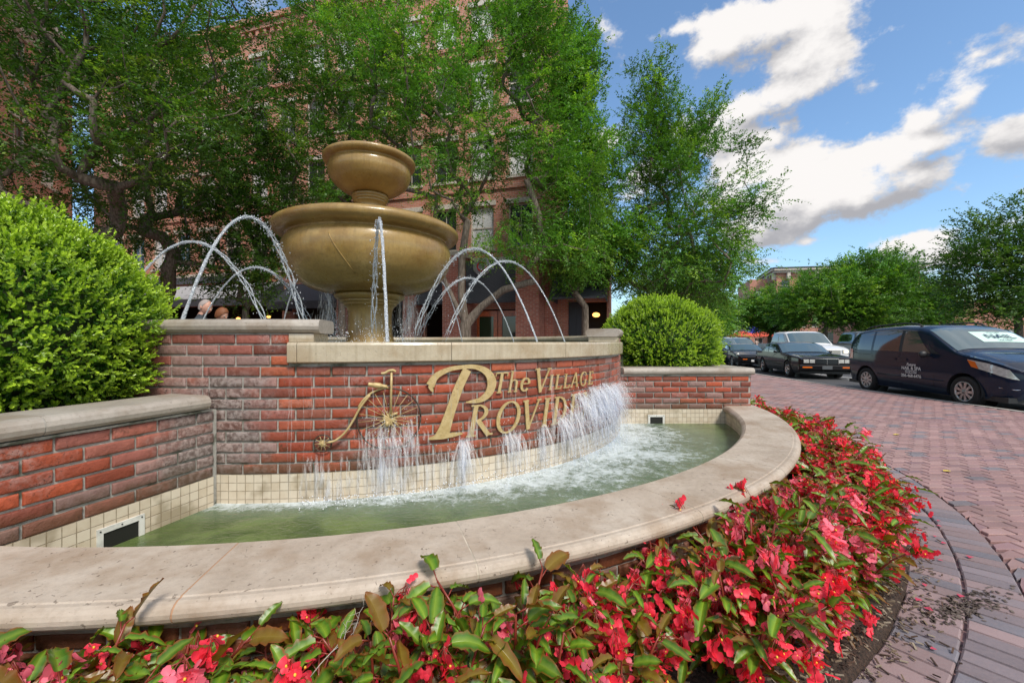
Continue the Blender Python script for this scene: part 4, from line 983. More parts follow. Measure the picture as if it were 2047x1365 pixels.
# ---------------------------------------------------------------- begonias round the pool
def begonia_variant(seed, flowery):
    g_ = random.Random(seed); leaves = MB(); stems = MB(); fl = MB(); eyes = MB()
    def leaf(base, az_, tilt, L_, red):
        W_ = L_ * g_.uniform(.36, .47); n = 11; roll = g_.uniform(-.5, .5); droop = g_.uniform(.3, 1.0)
        D = Vector((math.cos(az_) * math.cos(tilt), math.sin(az_) * math.cos(tilt), math.sin(tilt)))
        S = Vector((-math.sin(az_), math.cos(az_), 0)); U = S.cross(D) * -1
        S = (S * math.cos(roll) + U * math.sin(roll)); U = D.cross(S)
        if U.z < 0: U = -U
        rows = []; cols = []
        gl = g_.uniform(.75, 1.2); G = (.065 * gl, .175 * gl, .010); G2 = (.20 * gl, .32 * gl, .025); RD = (.28, .050, .012) if red < .75 else (.22, .07, .012)
        for i in range(n):
            q = i / (n - 1); w_ = W_ * 1.75 * max(.01, 1 - q) ** .66 * (q + .05) ** .42
            p = base + D * (L_ * q) - Vector((0, 0, 1)) * (droop * L_ * .45 * q * q)
            row_ = []
            for j, s_ in enumerate((-1, -.62, -.07, 0, .07, .62, 1)):
                asym = 1.12 if s_ < 0 else .88; wav = (.018 * math.sin(q * 21 + j) * abs(s_)) * L_ * 2 + (.02 * L_ * math.sin(q * 34) if abs(s_) == 1 else 0)
                v = p + S * (s_ * w_ * .5 * asym * (1 + (.05 * math.sin(q * 40 + seed) if abs(s_) == 1 else 0))) + U * (abs(s_) * w_ * .20 + wav)
                row_.append(tuple(v))
                e = abs(s_)
                mixr = min(1, (max(0, e - .62) / .38) * (.35 + red) * .9 + max(0, q - .8) * 2 * red + (red > .74) * .7)
                b_ = G2 if e < .1 else G
                cols.append(tuple(b_[k] * (1 - mixr) + RD[k] * mixr for k in range(3)))
            rows.append(row_)
        o = len(leaves.v); leaves.grid(rows); leaves.c[o:] = cols
    def petal(c, D, S, N, sz, col_):
        k = [(0, 0), (.35, .42), (.8, .5), (1.0, .2), (1.0, -.2), (.8, -.5), (.35, -.42)]
        fl.add([tuple(c + D * (x_ * sz) + S * (y_ * sz) + N * (.25 * sz * (abs(y_) ** 1.5) * 1.6)) for x_, y_ in k] + [tuple(c + D * .55 * sz - N * .08 * sz)], [[0, 1, 7], [1, 2, 7], [2, 3, 7], [3, 4, 7], [4, 5, 7], [5, 6, 7], [6, 0, 7]], c=col_, smooth=True)
    def cluster(c, n_, pink):
        for i in range(n_):
            p = c + Vector((g_.gauss(0, .019), g_.gauss(0, .019), g_.gauss(-.008, .022))); k = g_.uniform(.75, 1.15)
            cl = ((.90 * k, .045 * k, .085 * k) if pink < .6 else (.90 * k, .18 * k, .26 * k)); D = Vector((g_.gauss(0, 1), g_.gauss(0, 1), g_.gauss(-.2, .6))).normalized(); N = D.orthogonal().normalized(); N.rotate(Matrix.Rotation(g_.uniform(0, 6.28), 3, D)); S = D.cross(N)
            sz = g_.uniform(.016, .027)
            petal(p, D, S, N, sz, cl); petal(p, -D, S, N, sz, cl)
            petal(p, S, -D, N, sz * .6, cl); petal(p, -S, D, N, sz * .6, cl)
            if g_.random() < .4: eyes.ball(p + N * .003, .0035, 5)
            if i % 3 == 0: stems.tube([tuple(c + Vector((0, 0, .04))), tuple(p)], .0011, 4)
    ns = g_.randint(10, 13)
    for s_ in range(ns):
        a = 2 * math.pi * s_ / ns + g_.uniform(-.3, .3); lean = g_.uniform(.10, .95); H = g_.uniform(.24, .40) * (1 - .18 * lean); reach = H * math.tan(lean * .85) * .8
        top = Vector((math.cos(a) * reach, math.sin(a) * reach, H)); base = Vector((math.cos(a) * .03, math.sin(a) * .03, 0))
        pts = [base.lerp(top, q) + Vector((0, 0, .05 * math.sin(math.pi * q))) for q in (0, .25, .5, .75, 1)]
        stems.tube([tuple(p) for p in pts], [.0065, .006, .005, .004, .003], 6)
        nl = g_.randint(8, 11)
        for k in range(nl):
            q = .12 + .88 * k / (nl - 1); p = base.lerp(top, q) + Vector((0, 0, .05 * math.sin(math.pi * q)))
            az_ = a + (1 if k % 2 else -1) * g_.uniform(.3, 1.5) + g_.uniform(-.4, .4)
            pe = p + Vector((math.cos(az_), math.sin(az_), .5)) * g_.uniform(.015, .04); stems.tube([tuple(p), tuple(pe)], .002, 4)
            leaf(pe, az_, g_.uniform(-.25, .75) + .35 * (k == nl - 1), g_.uniform(.068, .124), g_.random())
        for k in range(g_.choice((1, 1, 1, 2)) if flowery else g_.choice((0, 0, 1))):
            c = top + Vector((math.cos(a) * g_.uniform(.0, .09), math.sin(a) * g_.uniform(.0, .09), g_.uniform(-.10, .045)))
            stems.tube([tuple(top), tuple((top + c) / 2 + Vector((0, 0, .02))), tuple(c + Vector((0, 0, .03)))], .0016, 4)
            cluster(c, g_.randint(11, 18), g_.random())
    return (leaves, stems, fl, eyes)
BEGLAB = {(False, 0): 'begonia full of red and pink blooms, rooted right against the brick pool base', (False, 1): 'begonia full of red and pink blooms in the middle row of the bed', (False, 2): 'begonia full of red and pink blooms in the outer row beside the paving',
          (True, 0): 'leafy begonia with few blooms, rooted right against the brick pool base', (True, 1): 'leafy begonia with few blooms in the middle row of the bed', (True, 2): 'leafy begonia with few blooms in the outer row beside the paving'}
BEGLABEL = 'red-flowering begonia with glossy green leaves edged bronze in the bed round the pool'
EYE = plain('stamen_yellow', (.75, .5, .05), .6)
protos = []
for v in range(7):
    lv, st, fw, ey = begonia_variant(100 + v, v > 2)
    root = empty('begonia', (0, 0, .05), BEGLABEL, 'begonia', 'begonias in the curved flower bed')
    lv.build('foliage', BEG, root); st.build('stems', STEM, root); f_ = fw.build('flowers', PETAL, root); ey.build('stamens', EYE, f_)
    root['blooms'] = int(v > 2); protos.append(root)
spots = []
br_ = random.Random(21)
for ring, (rr, step) in enumerate(((4.91, .28), (5.05, .28), (5.19, .27))):
    n_ = int(R(146) * rr / step)
    for i in range(n_ + 1):
        a = R(-142) + R(147) * (i + .5 * (ring % 2)) / n_ 
        q = min(1, (rr - 4.7) / .5); cx_ = PC[0] * (1 - q) + BC[0] * q; cy_ = PC[1] * (1 - q) + BC[1] * q
        r2 = rr + br_.uniform(-.03, .03); a2 = a + br_.uniform(-.008, .008)
        spots.append((cx_ + r2 * math.cos(a2), cy_ + r2 * math.sin(a2), ring))
k = 0
for (x_, y_, ring) in spots:
    # small gaps where the soil shows
    if math.hypot(x_ - .55, y_ - 1.42) < .17 or math.hypot(x_ - .95, y_ - 1.35) < .15: continue
    o = protos[k] if k < 7 else copy_tree(protos[br_.randrange(3, 7) if br_.random() < min(.95, max(.30, (x_ + 1.5) / 1.6)) else br_.randrange(3)])
    s_ = br_.uniform(.88, 1.12) * (.92 if ring != 1 else 1.0)
    leafy = o.get('blooms') == 0
    o['label'] = BEGLAB[(leafy, ring)]
    o.location = (x_, y_, .05); o.rotation_euler = (br_.uniform(-.06, .06), br_.uniform(-.06, .06), br_.uniform(0, 6.28)); o.scale = (s_, s_, s_ * br_.uniform(.92, 1.1) * (1.22 if x_ < 1.5 else 1.06) * (.97 if ring == 0 else 1)); k += 1
# ---------------------------------------------------------------- buildings
class Facade:
    """wall between two ground points; u along it, d metres out towards the viewer's side, z up"""
    def __init__(s, a, b_, sgn=1):
        s.a = Vector(a); t_ = Vector(b_) - s.a; s.L = t_.length; s.t = t_ / s.L; s.n = Vector((s.t.y, -s.t.x)) * sgn
    def p(s, u, d, z): q = s.a + s.t * u + s.n * d; return (q.x, q.y, z)
    def box(s, g_, u0, u1, d0, d1, z0, z1, m=0, uvs=True):
        vs = [s.p(u, d, z_) for u in (u0, u1) for d in (d0, d1) for z_ in (z0, z1)]
        g_.add(vs, [[0, 1, 3, 2], [4, 6, 7, 5], [0, 4, 5, 1], [2, 3, 7, 6], [0, 2, 6, 4], [1, 5, 7, 3]], m, uvs=[(u + d + 1e-4, z_) for u in (u0, u1) for d in (d0, d1) for z_ in (z0, z1)])
def wall_holes(fc, z0, z1, holes, name, mat, parent, depth=.16):
    """front wall sheet with real openings and reveals"""
    us = sorted({0, fc.L} | {h[0] for h in holes} | {h[1] for h in holes}); zs = sorted({z0, z1} | {h[2] for h in holes} | {h[3] for h in holes})
    g_ = MB(); H = {(round(h[0], 3), round(h[2], 3)) for h in holes}
    def inside(u, z_): return any(h[0] < u < h[1] and h[2] < z_ < h[3] for h in holes)
    for i in range(len(us) - 1):
        for j in range(len(zs) - 1):
            if inside((us[i] + us[i + 1]) / 2, (zs[j] + zs[j + 1]) / 2): continue
            q = [(us[i], zs[j]), (us[i + 1], zs[j]), (us[i + 1], zs[j + 1]), (us[i], zs[j + 1])]
            g_.add([fc.p(u, 0, z_) for u, z_ in q], [[0, 1, 2, 3]], uvs=[(u + 1e-4, z_ + 1e-4) for u, z_ in q])
    for (a, b_, c, d) in holes:
        for (q0, q1) in (((a, c), (a, d)), ((b_, c), (b_, d)), ((a, c), (b_, c)), ((a, d), (b_, d))):
            vs = [fc.p(q0[0], 0, q0[1]), fc.p(q1[0], 0, q1[1]), fc.p(q1[0], -depth, q1[1]), fc.p(q0[0], -depth, q0[1])]
            g_.add(vs, [[0, 1, 2, 3]], uvs=[(q0[0], q0[1]), (q1[0], q1[1]), (q1[0] + depth, q1[1]), (q0[0] + depth, q0[1])])
    return g_.build(name, mat, parent)
def window(fc, u0, u1, z0, z1, parent, frame=None, lintel=True, pane=None, dep=.14):
    g_ = MB(); w_ = .06
    fc.box(g_, u0 + .002, u0 + w_, -dep, -dep + .05, z0 + .002, z1 - .002); fc.box(g_, u1 - w_, u1 - .002, -dep, -dep + .05, z0 + .002, z1 - .002)
    fc.box(g_, u0 + w_, u1 - w_, -dep, -dep + .05, z0 + .002, z0 + w_); fc.box(g_, u0 + w_, u1 - w_, -dep, -dep + .05, z1 - w_, z1 - .002)
    zm = (z0 + z1) / 2; fc.box(g_, u0 + w_, u1 - w_, -dep, -dep + .04, zm - .025, zm + .025); um = (u0 + u1) / 2
    fc.box(g_, um - .012, um + .012, -dep, -dep + .025, z0 + w_, z1 - w_)
    wn = g_.build('window', frame or TRIM, parent)
    g_ = MB(); g_.add([fc.p(u, -dep + .008, z_) for u, z_ in ((u0, z0), (u1, z0), (u1, z1), (u0, z1))], [[0, 1, 2, 3]]); g_.build('pane', pane or GLASS, wn)
    g_ = MB(); fc.box(g_, u0 - .08, u1 + .08, -.02, .06, z0 - .11, z0 - .002); g_.build('sill', TRIM, wn)
    if lintel: g_ = MB(); fc.box(g_, u0 - .1, u1 + .1, -.02, .035, z1 + .002, z1 + .2); g_.build('lintel', TRIM, wn)
    return wn
def shell(fcs, z0, z1, poly, name, mat, parent):
    """other walls and the roof slab"""
    g_ = MB(); n = len(poly)
    for i in range(n):
        a, b_ = poly[i], poly[(i + 1) % n]
        if i in fcs: continue
        L_ = math.hypot(b_[0] - a[0], b_[1] - a[1])
        g_.add([(*a, z0), (*b_, z0), (*b_, z1), (*a, z1)], [[0, 1, 2, 3]], uvs=[(.001, z0), (L_, z0), (L_, z1), (.001, z1)])
    g_.build(name, mat, parent)
    g_ = MB(); g_.add([(*p, z1 - .02) for p in poly], [list(range(n))]); g_.build('roof', CHARC, parent)
def awning(fc, u0, u1, zt, zb, proj, val, parent, top, front):
    g_ = MB(); n = max(1, int((u1 - u0) / 1.2))
    rows = [[fc.p(u0 + (u1 - u0) * i / n, d, zt + (zb - zt) * (d / proj) - .05 * math.sin(math.pi * (d / proj))) for d in np.linspace(0.02, proj, 6)] for i in range(n * 2 + 1) for _ in (0,) if i <= n]
    g_.grid(rows); aw = g_.build('awning', top, parent)
    g_ = MB(); fc.box(g_, u0, u1, proj - .02, proj + .01, zb - val, zb + .01); g_.build('valance', front, aw)
    for u in (u0, u1):
        g_ = MB(); q = [fc.p(u, .02, zt), fc.p(u, proj, zb), fc.p(u, proj, zb - val), fc.p(u, .02, zb - val)]; g_.add(q, [[0, 1, 2, 3]]); g_.build('awning_side', front, aw)
    return aw

MBLD = empty('brick_building', (0, 0, 0), 'four-storey red brick building with white sash windows and dark awnings behind the fountain', 'building')
fa = (-22.6, 22.58); fb = (2.1, 15.66); F1 = Facade(fa, fb)
HT = 16.2; holes = []; rowsz = [(4.95, 6.65), (7.75, 9.4), (10.55, 12.2), (13.2, 14.6)]
ucols = [1.2 + 1.58 * i for i in range(16)]
for (za, zb) in rowsz:
    for i, u in enumerate(ucols):
        if u + 1.0 < F1.L - .5 : holes.append((u, u + .98, za, zb))
low_open = [(1.0, 12.5, .15, 3.0), (13.2, 16.2, .15, 3.1), (16.9, 18.7, .15, 3.1), (19.75, 21.2, .15, 2.9), (21.9, 23.86, .15, 2.55)]
wall_holes(F1, 0, HT, holes + low_open, 'wall', FACADE, MBLD, .16)
poly = [fa, fb, (fb[0] + .5, fb[1] + 11), (fa[0] + 3.0, fa[1] + 11)]
shell([0], 0, HT, poly, 'side_wall', FACADE, MBLD)
for k, h in enumerate(holes): window(F1, *h, MBLD, pane=PALEPANE if rnd.random() < .55 else GLASS)
g = MB(); F1.box(g, -.15, F1.L + .15, .0, .18, 15.75, 16.0); F1.box(g, -.25, F1.L + .25, .0, .30, 16.02, 16.28)
for u in np.arange(.2, F1.L, .42): F1.box(g, u, u + .16, .002, .14, 15.5, 15.74)
g.build('cornice', FACADE, MBLD)
for zb in (4.45, 7.25, 12.7, 13.0):
    g = MB(); F1.box(g, 0, F1.L, .0, .07, zb, zb + .14); g.build('brick_band', FACADE if zb > 5 else TRIM, MBLD)
# dark restaurant interior, floor to ceiling, behind the ground-floor openings
g = MB(); F1.box(g, .8, F1.L - .05, -3.6, -3.5, 0, 3.4); F1.box(g, .8, F1.L - .05, -3.5, -.17, 3.3, 3.4); g.build('interior', plain('dark_interior', (.03, .018, .014), .9), MBLD)
for k, u in enumerate((5.2, 7.4, 8.9, 9.6, 10.8, 12.1, 13.83)):
    zc = (2.35, 2.1, 2.45, 2.2, 2.5, 2.3, 2.2, 2.45)[k]; big = k in (4, 7, 2)
    pd = MB(); c_ = F1.p(u, -.9, zc); pd.tube([(c_[0], c_[1], 3.3), (c_[0], c_[1], zc + .1)], .012, 5)
    lamp = pd.build('pendant_lamp', BLACKM, MBLD)
    pd = MB(); pd.ball(c_, .085 if big else .05, 10, sc_=(1.1, 1.1, .7)); pd.build('lamp_globe', LAMPGLOW, lamp)
awning(F1, 1.2, 12.6, 4.05, 3.15, 1.7, .32, MBLD, AWNTOP, AWNING)
g = MB(); F1.box(g, 1.4, 11.0, .01, .12, 4.12, 4.42); g.build('fascia_sign_board', AWNING, MBLD)
awning(F1, 13.1, 16.4, 3.9, 2.95, 1.4, .30, MBLD, AWNING, AWNING)
# brick piers of the entrance standing proud of the wall
for (u0, w_, d_) in ((16.35, .5, 1.2), (19.18, .5, .8), (21.27, .75, 1.6), (24.13, .80, 1.9), (24.94, .3, .9)):
    g = MB(); F1.box(g, u0, u0 + w_, .002, d_, .0, 4.4); pr_ = g.build('brick_pier', COLUMNB, MBLD)
    g = MB(); F1.box(g, u0 - .06, u0 + w_ + .06, .004, d_ + .06, 4.4, 4.55); g.build('pier_cap', TRIM, pr_)
g = MB(); F1.box(g, 16.87, 21.25, .5, .62, 2.75, 4.2); g.build('entrance_canopy', AWNING, MBLD)
g = MB(); F1.box(g, 22.04, 24.11, 1.1, 1.22, 2.7, 4.25); g.build('entrance_canopy', AWNING, MBLD)
# red double doors
for k, u in enumerate((21.94, 22.89)):
    g = MB(); w_ = .92; F1.box(g, u, u + .16, -.12, -.05, .16, 2.5); F1.box(g, u + w_ - .16, u + w_, -.12, -.05, .16, 2.5)
    F1.box(g, u + .16, u + w_ - .16, -.12, -.05, .16, .5); F1.box(g, u + .16, u + w_ - .16, -.12, -.05, 2.28, 2.5)
    dr = g.build('door', REDWOOD, MBLD); g = MB(); F1.box(g, u + .16, u + w_ - .16, -.10, -.09, .5, 2.28); g.build('pane', plain('green_reflecting_glass', (.02, .05, .02), .08, coat=.5) if k == 0 else GLASS, dr)
    g = MB(); F1.box(g, u + (w_ - .12 if k == 0 else .06), u + (w_ - .06 if k == 0 else .12), -.05, -.02, 1.0, 1.35); g.build('handle', CHROME, dr)
awning(F1, 25.27, 27.1, 4.3, 2.75, 1.9, .06, MBLD, AWNING, AWNING)
# low side wing with a dark patio opening
FWg = Facade((2.1, 15.66), (3.55, 15.26)); wall_holes(FWg, 0, 4.7, [(.62, 1.42, .15, 2.75)], 'side_wing', FACADE, MBLD)
shell([0], 0, 4.7, [(2.1, 15.66), (3.55, 15.26), (4.5, 18.9), (3.1, 19.3)], 'side_wing_wall', FACADE, MBLD)
g = MB(); FWg.box(g, .03, .58, .003, .05, .0, 2.75)
for u in (.08, .33): FWg.box(g, u, u + .2, .05, .065, .3, 2.5)
g.build('charcoal_door', CHARC, MBLD)
g = MB(); FWg.box(g, .0, 1.4, -1.6, -1.5, 0, 3.0); FWg.box(g, .0, 1.4, -1.5, -.17, 2.8, 2.9); g.build('interior', VOIDM, MBLD)
g = MB(); g.ball(FWg.p(1.0, -.5, 2.3), .13, 10, sc_=(1.1, 1.1, .7)); g.build('lamp_globe', LAMPGLOW, MBLD)
g = MB(); g.lathe([(.001, .0), (.30, .0), (.33, .03), (.30, .06), (.001, .06)], 28, M=Matrix.Translation(F1.p(22.7, 1.30, 4.0)) @ Matrix.Rotation(R(90), 4, 'X')); sg = g.build('round_sign', GREYWALL, MBLD)
g = MB(); g.lathe([(.13, .062), (.19, .064), (.19, .07), (.13, .07)], 24, M=Matrix.Translation(F1.p(22.7, 1.30, 4.0)) @ Matrix.Rotation(R(90), 4, 'X')); g.build('red_ring_mark', REDLENS, sg)

LB = empty('brick_building', (0, 0, 0), 'brick building with pale stone cornice at the far left edge, mostly behind leaves', 'building')
F2 = Facade((-12.2, 3.0), (-20.3, 19.3)); H2 = 14.2; holes = [(u, u + 1.1, z_, z_ + 1.8) for z_ in (1.0, 4.6, 7.8, 11.0) for u in np.arange(1.0, 16.5, 2.1)]
wall_holes(F2, 0, H2, holes, 'wall', FACADE, LB); shell([0], 0, H2, [(-12.2, 3.0), (-20.3, 19.3), (-34, 14), (-26, -3)], 'side_wall', FACADE, LB)
for h in holes: window(F2, *h, LB, pane=PALEPANE if rnd.random() < .3 else GLASS)
g = MB(); F2.box(g, -.2, F2.L + .2, .0, .45, 13.5, 13.8); F2.box(g, -.3, F2.L + .3, .0, .6, 13.82, 14.2); F2.box(g, 0, F2.L, 0, .12, 12.9, 13.1)
for u in np.arange(.3, F2.L, .7): F2.box(g, u, u + .25, .002, .38, 13.12, 13.48)
g.build('cornice', TRIM, LB)

def far_building(label, a, c, b_, H, floors, mat, cornice=True, step=2.4):
    """corner building: left face a-c, right face c-b"""
    bl = empty('corner_building', (c[0], c[1], 0), label, 'building'); bl.location = (0, 0, 0)
    bk = (a[0] + b_[0] - c[0], a[1] + b_[1] - c[1])
    for (p, q) in ((a, c), (c, b_)):
        fc = Facade(p, q); hs = []
        for f in range(floors):
            z_ = (H - 1.6) / floors * f + (.7 if f else .3)
            for u in np.arange(.8, fc.L - 1.6, step): hs.append((u, u + step * .55, z_, z_ + (H - 1.6) / floors * .58))
        wall_holes(fc, -.1, H, hs, 'wall', mat, bl)
        for h in hs:
            window(fc, *h, bl, pane=GLASS if rnd.random() < .7 else PALEPANE, lintel=False)
        if cornice:
            g_ = MB(); fc.box(g_, -.5, fc.L + .5, 0, .5, H - .9, H - .55); fc.box(g_, -.7, fc.L + .7, 0, .9, H - .53, H - .2)
            for u in np.arange(1.5, fc.L, 4.4): fc.box(g_, u, u + .5, 0, .6, H - 2.0, H - .92)
            g_.build('cornice', TRIM, bl)
            g_ = MB(); fc.box(g_, -.8, fc.L + .8, 0, 1.0, H - .19, H); g_.build('gutter', AWNING, bl)
    shell([0, 1], -.1, H, [a, c, b_, bk], 'rear_wall', mat, bl)
    return bl
far_building('distant brick corner building with grey roof edge rising above the street trees', (50.4, 84.0), (46.6, 73.6), (68, 69.6), 14.2, 4, FACADE)
far_building('distant narrow brick block with parapet left of the grey frontage', (47.6, 88), (43.6, 76.6), (46.4, 75.9), 12.6, 4, FACADE, cornice=False)
gb = empty('grey_frontage', (0, 0, 0), 'distant pale grey rendered frontage between two brick buildings', 'building')
F3 = Facade((45.9, 77.5), (48.0, 78.5)); hs = [(.7, 1.6, z_, z_ + 1.6) for z_ in (1., 4.4, 7.8)]
wall_holes(F3, -.1, 12.2, hs, 'wall', GREYWALL, gb); [window(F3, *h, gb) for h in hs]; shell([0], -.1, 12.2, [(45.9, 77.5), (48.0, 78.5), (47.5, 83), (45.4, 82)], 'side_wall', GREYWALL, gb)
far_building('low brick shop building behind the dark tree at the right edge', (41, 56), (41.5, 43), (90, 34), 5.4, 1, FACADE, cornice=False, step=3.2)
# shop awnings and cafe umbrellas down the street
def simple(name, label, cat, build, mats, group=None, loc=(0, 0, 0)):
    g_ = MB(); build(g_); o = g_.build(name, mats); o.location = loc; return tag(o, label, cat, group)
F4 = Facade((43.6, 76.6), (46.4, 75.9))
simple('blue_awning', 'deep blue sloping shop awning down the street above the red umbrellas', 'awning', lambda g_: (g_.grid([[(31.6 + .0, 55.6, 1.9), (31.6, 57.2, 3.7)], [(33.4, 55.4, 1.9), (34.0, 57.0, 3.7)]], smooth=False), g_.tube([(31.7, 57.2, 3.6), (34, 57.1, 3.6)], .04, 5)), plain('blue_canvas', (.02, .025, .30), .8))
def umbrella(label, x_, y_, r_=1.9):
    um = empty('cafe_umbrella', (x_, y_, -.1), label, 'umbrella', 'red cafe umbrellas')
    g_ = MB(); g_.lathe([(r_, 1.95), (r_ * .98, 2.06), (r_ * .5, 2.38), (.05, 2.62), (.001, 2.63)], 8, smooth=False); g_.build('canopy', plain('coral_canvas', (.62, .09, .05), .8), um)
    g_ = MB(); g_.tube([(0, 0, 0), (0, 0, 2.6)], .03, 6); g_.build('pole', BLACKM, um); g_ = MB(); g_.lathe([(.001, 0), (.28, 0), (.28, .06), (.04, .1)], 12); g_.build('base', BLACKM, um)
umbrella('red cafe umbrella on the left of the pair down the street', 27.6, 50.0); umbrella('red cafe umbrella on the right of the pair beside the blue awning', 29.9, 50.2, 1.7)
simple('street_name_sign', 'small green street sign on a post beyond the cafe umbrellas', 'sign', lambda g_: (g_.tube([(32.7, 52, -.1), (32.7, 52, 3.4)], .04, 6), g_.box((32.0, 51.95, 3.0), (33.5, 52.0, 3.35))), plain('sign_green', (.25, .45, .38), .6))
# ---------------------------------------------------------------- trees
def tree(label, base, lobes, seed, n_cl=170, twigs=17, per=18, leaf=.062, trunk=[(0, 0, 0), (0, 0, 1.8)], tr=.14, hue=0., limbs=(), group='street trees', name='street_tree', bright=1., tl=.5, kinds=1.):
    g_ = np.random.default_rng(seed); bx_, by_ = base
    root = empty(name, (bx_, by_, 0), label, 'tree', group)
    W_ = np.array([l[6] if len(l) > 6 else 1. for l in lobes]); vol = np.array([l[3] * l[4] * l[5] for l in lobes]) ** .8 * W_; vol /= vol.sum()
    cl = []
    tries = 0
    while len(cl) < n_cl and tries < 60000:
        tries += 1; l = lobes[g_.choice(len(lobes), p=vol)]; d = unit(g_.normal(size=3)); q = g_.random() ** (1 / 2.2)
        p = np.array(l[:3]) + d * q * np.array(l[3:6]) * g_.uniform(.9, 1.1)
        if p[2] < trunk[-1][2] + .1: continue
        if cl and np.min(np.linalg.norm(np.array(cl) - p, axis=1)) < .26 * tl / .5: continue
        cl.append(p)
    cl = np.array(cl)
    # skeleton: grow each clump from the nearest existing node, inner ones first
    nodes = [np.array(p, float) for p in trunk]; par = [-1] + list(range(len(trunk) - 1)); top = len(trunk) - 1
    for lm in limbs:
        st = top if len(lm) and lm[0] == 'top' else 0; prev = top
        for p in lm[1:]: nodes.append(np.array(p, float)); par.append(prev); prev = len(nodes) - 1
    order = np.argsort(np.linalg.norm(cl - nodes[top], axis=1)); ends = []
    NA = list(nodes)
    for i in order:
        c = cl[i]; A2 = np.array(NA); v = c - A2; dist = np.linalg.norm(v, axis=1)
        pen = dist + .9 * np.maximum(0, A2[:, 2] - c[2] + .15) + .25 * np.abs(np.linalg.norm(A2 - nodes[top], axis=1) - np.linalg.norm(c - nodes[top]) * .72)
        pen[:top] = 1e9; j = int(np.argmin(pen)); a = A2[j]; prev = j; m_ = max(2, int(dist[j] / .45))
        mid = (a + c) / 2 + np.array([0, 0, -.10 * dist[j]]) + g_.normal(0, .06 * dist[j], 3)
        for s_ in range(1, m_ + 1):
            q = s_ / m_; p = (1 - q) ** 2 * a + 2 * q * (1 - q) * mid + q * q * c; NA.append(p); par.append(prev); prev = len(NA) - 1
        ends.append((prev, i))
    cnt = np.zeros(len(NA)); 
    for e, i in ends: cnt[e] += 1
    for k in range(len(NA) - 1, 0, -1): cnt[par[k]] += cnt[k]
    rad_ = np.maximum(.0045, tr * (cnt / max(1, cnt[0])) ** .56)
    kids = {}
    for k in range(1, len(NA)): kids.setdefault(par[k], []).append(k)
    tk, bk = MB(), MB(); stack = [(0, None)]
    def chain(s_, first):
        pts, rr = [NA[s_]], [rad_[s_]]
        k = first
        while True:
            pts.append(NA[k]); rr.append(rad_[k]); ch = kids.get(k, [])
            if not ch: break
            ch = sorted(ch, key=lambda q: -cnt[q])
            for q in ch[1:]: todo.append((k, q))
            k = ch[0]
        rr[0] = min(rr[0], rr[1] * 1.25) if s_ else rr[0] * 1.25
        return pts, rr
    todo = [(0, 1)]; first = True
    for q in kids.get(0, [])[1:]: todo.append((0, q))
    while todo:
        s_, f = todo.pop(0); pts, rr = chain(s_, f)
        (tk if first or rr[1] > tr * .42 else bk).tube([tuple(p) for p in pts], rr, 9 if rr[1] > .04 else 5, cap=False); first = False
    tk.build('trunk', BARK, root)
    if bk.v: bk.build('limbs', BARK, root)
    # twigs and leaves
    twigs = int(twigs * 1.25); leaf *= 1.30; n = len(cl) * twigs; ci = np.repeat(np.arange(len(cl)), twigs); ctr = np.array([np.average(cl, axis=0)])
    outd = unit(cl - np.array([0, 0, max(trunk[-1][2], np.mean(cl[:, 2]) - 1.0)]))
    T0 = cl[ci] + g_.normal(0, .20 * tl / .5, (n, 3)); td = unit(outd[ci] * .8 + g_.normal(0, .62, (n, 3)) * np.array([1, 1, .65]) + np.array([0, 0, .12])); ln = g_.uniform(.5, 1.15, n) * tl
    up = unit(np.array([0, 0, 1.]) + g_.normal(0, .35, (n, 3))); side = unit(np.cross(td, up))
    clb = g_.uniform(.6, 1.4, len(cl)); yel = (g_.random(len(cl)) > .78) * g_.uniform(.4, 1., len(cl))
    m_ = n * per; ti = np.repeat(np.arange(n), per); q = np.tile(np.linspace(.08, 1, per), n) + g_.uniform(-.03, .03, m_)
    sg = np.tile(np.where(np.arange(per) % 2, 1., -1.), n)[:, None]
    C_ = T0[ti] + td[ti] * (q * ln[ti])[:, None] + np.array([0, 0, -1.]) * (.16 * q ** 2 * ln[ti])[:, None] + g_.normal(0, .012, (m_, 3))
    D_ = unit(td[ti] * .75 + side[ti] * sg + g_.normal(0, .32, (m_, 3)) + np.array([0, 0, -.12])); N_ = unit(up[ti] + g_.normal(0, .45, (m_, 3)))
    S_ = unit(np.cross(D_, N_)); L_ = (leaf * g_.uniform(.65, 1.2, m_) * (1.1 - .3 * q))[:, None]
    V = np.stack([C_, C_ + D_ * L_ * .5 + S_ * L_ * .23, C_ + D_ * L_, C_ + D_ * L_ * .5 - S_ * L_ * .23], 1).reshape(-1, 3)
    F = np.arange(m_ * 4).reshape(-1, 4)
    c0 = np.array([.062 + hue * .02, .175, .022]) * bright; c1 = np.array([.27, .43, .035]) * bright
    yy = np.clip(yel[ci][ti] * q + g_.uniform(-.05, .22, m_), 0, 1)[:, None]; c_ = (c0 + (c1 - c0) * yy) * (clb[ci][ti] * g_.uniform(.75, 1.25, m_))[:, None]
    np_mesh('crown', V, F, LEAF, np.repeat(c_, 4, 0), parent=root)
    return root
